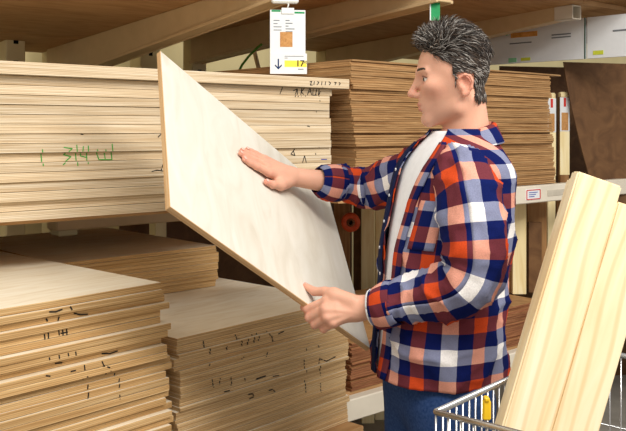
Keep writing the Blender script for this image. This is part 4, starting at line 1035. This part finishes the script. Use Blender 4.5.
def catmull(pts, n):
    pts = [np.asarray(p, float) for p in pts]; P_ = [2*pts[0]-pts[1]]+pts+[2*pts[-1]-pts[-2]]; out = []
    for i in range(1, len(P_)-2):
        for k in range(n):
            t = k/n; a, b, c, d = P_[i-1:i+3]
            out.append(.5*((2*b)+(-a+c)*t+(2*a-5*b+4*c-d)*t*t+(-a+3*b-3*c+d)*t**3))
    out.append(pts[-1]); return np.array(out)
def sleeve(name, pts, rads, mat, parent, folds, seed, cols=56, n=14, th=.002, squash=None, roll=0):
    C_ = catmull(pts, n); Rr = catmull([[r] for r in rads], n)[:, 0]; V = []; UVs = []; acc = 0
    t0 = C_[1]-C_[0]; t0 /= np.linalg.norm(t0); up = np.array([0, -1., .2]); up -= t0*(up@t0); up /= np.linalg.norm(up)
    for i, c in enumerate(C_):
        t = C_[min(i+1, len(C_)-1)]-C_[max(i-1, 0)]; t /= np.linalg.norm(t); up -= t*(up@t); up /= np.linalg.norm(up); b = np.cross(t, up)
        if i: acc += np.linalg.norm(C_[i]-C_[i-1])
        for j in range(cols+1):
            a = 2*math.pi*j/cols+roll; r = Rr[i]
            ca, sa_ = math.cos(a), math.sin(a)
            f_ = .55*nz(ca*1.2+seed, sa_*1.2, acc*9)+.5*math.sin(acc*70+ca*2.2+sa_*1.6+2.5*nz(ca, sa_, acc*6+seed))*max(0, .25+nz(ca*.9+seed, sa_*.9, acc*5+7))
            pp = c+(up*ca+b*sa_)*r; V.append(pp+(up*ca+b*sa_)*(folds*f_+(.008*crease(pp, 13, 7, seed)-.002)*(1 if folds > .006 else .3))); UVs.append((a*.062, acc))
    k = cols+1; Fc = [(i*k+j, i*k+j+1, (i+1)*k+j+1, (i+1)*k+j) for i in range(len(C_)-1) for j in range(cols)]
    o = pmesh(name, V, Fc, mat, parent, True, UVs); solidify(o, th); return o
UY = lambda px, py, Y: NV(U(px, py, Y))
LW = UL(361, 308.5, 1.935)
ls_pts = [UY(457, 163, 2.01), UY(463, 174, 1.94), UY(469, 198, 1.895), UY(474, 232, 1.875), UY(475, 262, 1.868), UY(466, 284, 1.87), UY(444, 294, 1.895), UY(415, 299, 1.93), UY(392, 304.5, 1.955)]
sleeve('sleeve', ls_pts, [.048, .062, .073, .073, .070, .066, .060, .052, .046], plaid_sleeve, shirt, .016, 1.3, 60, 12, .002, None, .3)
lc = [UY(397, 303, 1.95), UY(390, 304.5, 1.957), UY(381, 306.5, 1.965), UY(373, 307.5, 1.972)]
cf_ = sleeve('cuff', lc, [.052, .0545, .0515, .0425], plaid_cuff, shirt, .005, 4.4, 48, 6, .004, None, 1.0)
sleeve('cuff_lining', [UY(379, 306.6, 1.966), UY(373.5, 307.5, 1.972), UY(371.5, 307.8, 1.974)], [.042, .0415, .040], white_cotton, cf_, .003, 2.2, 40, 4, .002)
rs_pts = [UY(440, 158, 2.14), UY(425, 168, 2.22), UY(405, 177.5, 2.295), UY(386, 184, 2.365), UY(368, 187.5, 2.42), UY(350, 185.5, 2.41), UY(334, 183, 2.385)]
sleeve('sleeve', rs_pts, [.055, .066, .066, .064, .058, .052, .046], plaid_sleeve, shirt, .014, 6.1, 56, 12, .002, None, 2.2)
rcf = [UY(340, 184, 2.395), UY(332, 182.7, 2.382), UY(324, 181.3, 2.37), UY(317.5, 180.2, 2.36)]
sleeve('cuff', rcf, [.050, .053, .049, .038], plaid_cuff, shirt, .004, 9.2, 48, 6, .004, None, .2)

# collar: stands at the back of the neck, folds over and ends in two points
def collar():
    V = []; UVs = []; cols = 64; prof = 9
    for j in range(cols):
        u = j/(cols-1); th = R_(38)+(R_(322)-R_(38))*u; ct, st_ = math.cos(th), math.sin(th); fr = max(0, ct)**1.2
        c = head_w(np.array([-.011, 0, -.150])); bk = (1-ct)/2
        base_z = c[2]-.030+.030*bk-.018*fr
        rin = .064+.004*fr; out = FWD*ct*(.058+.012*fr)+LFT*st_*.066
        for k in range(prof):
            v = k/(prof-1)
            if v < .4: w_ = v/.4; p = c+out*1.0+out/np.linalg.norm(out)*(.002*w_); z = base_z+(.040)*w_
            else:
                w_ = (v-.4)/.6; drop = .046+.036*fr**1.5; o2 = out/np.linalg.norm(out)
                sd = abs(st_)**(3.5 if ct < 0 else 1.5); flare = .014*(1-sd)+.050*sd if ct < 0 else .030*(1-sd)+.050*sd
                drop = drop*(1-sd)+.044*sd
                p = c+out+o2*(.004+flare*w_**1.1)+FWD*fr*.014*w_; z = base_z+.040-drop*w_+.007*math.sin(math.pi*w_)
            V.append(np.array([p[0], p[1], z])); UVs.append((u*.40, v*.09))
    Fc = [(j*prof+k, j*prof+k+1, (j+1)*prof+k+1, (j+1)*prof+k) for j in range(cols-1) for k in range(prof-1)]
    o = pmesh('collar', V, Fc, plaid_cuff, shirt, True, UVs); solidify(o, .002, 0); return o
collar()
# chest pocket on the near front
V = []; UVs = []
for i, py in enumerate(np.linspace(242, 196, 14)):
    for j, dt in enumerate(np.linspace(.26, .72, 10)):
        acc = [ring_at(py+d_) for d_ in (-6, -3, 0, 3, 6)]; p, o = edge_pt(py, 'near', .004, dt); V.append(p); UVs.append((j*.0085, i*.0085))
pmk = pmesh('pocket', V, [(i*10+j, i*10+j+1, (i+1)*10+j+1, (i+1)*10+j) for i in range(13) for j in range(9)], plaid_cuff, shirt, True, UVs); solidify(pmk, .003, 0)

# ---- jeans and shoes
def jeans_sdf(P):
    d = smin(el(P, PEL+UPV*.02, (.112, .156, .15), TB), leg_sdf(P, .016), .04)
    d = smax(d, (P[:, 2]-(PEL[2]+.09)), .01); return smax(d, .05-P[:, 2], .005)
V, Fc = surface(jeans_sdf, (BASE.x-.32, BASE.y-.32, .02), (BASE.x+.34, BASE.y+.32, 1.12), .009)
jn = pmesh('jeans', V, Fc, denim); jn['label'] = 'blue denim jeans'
for sg, a in zip((1, -1), ANK):
    def shoe_sdf(P):
        c = np.array([a[0], a[1], .0])
        d = smin(el(P, c+FWD*.06+UPV*.035, (.145, .05, .045), TB), el(P, c+UPV*.06, (.06, .045, .06), TB), .03); return smax(d, .001-P[:, 2], .004)
    V, Fc = surface(shoe_sdf, a+[-.26, -.26, -.12], a+[.26, .26, .06], .009)
    sh_ = pmesh('shoe', V, Fc, shoe_leather)
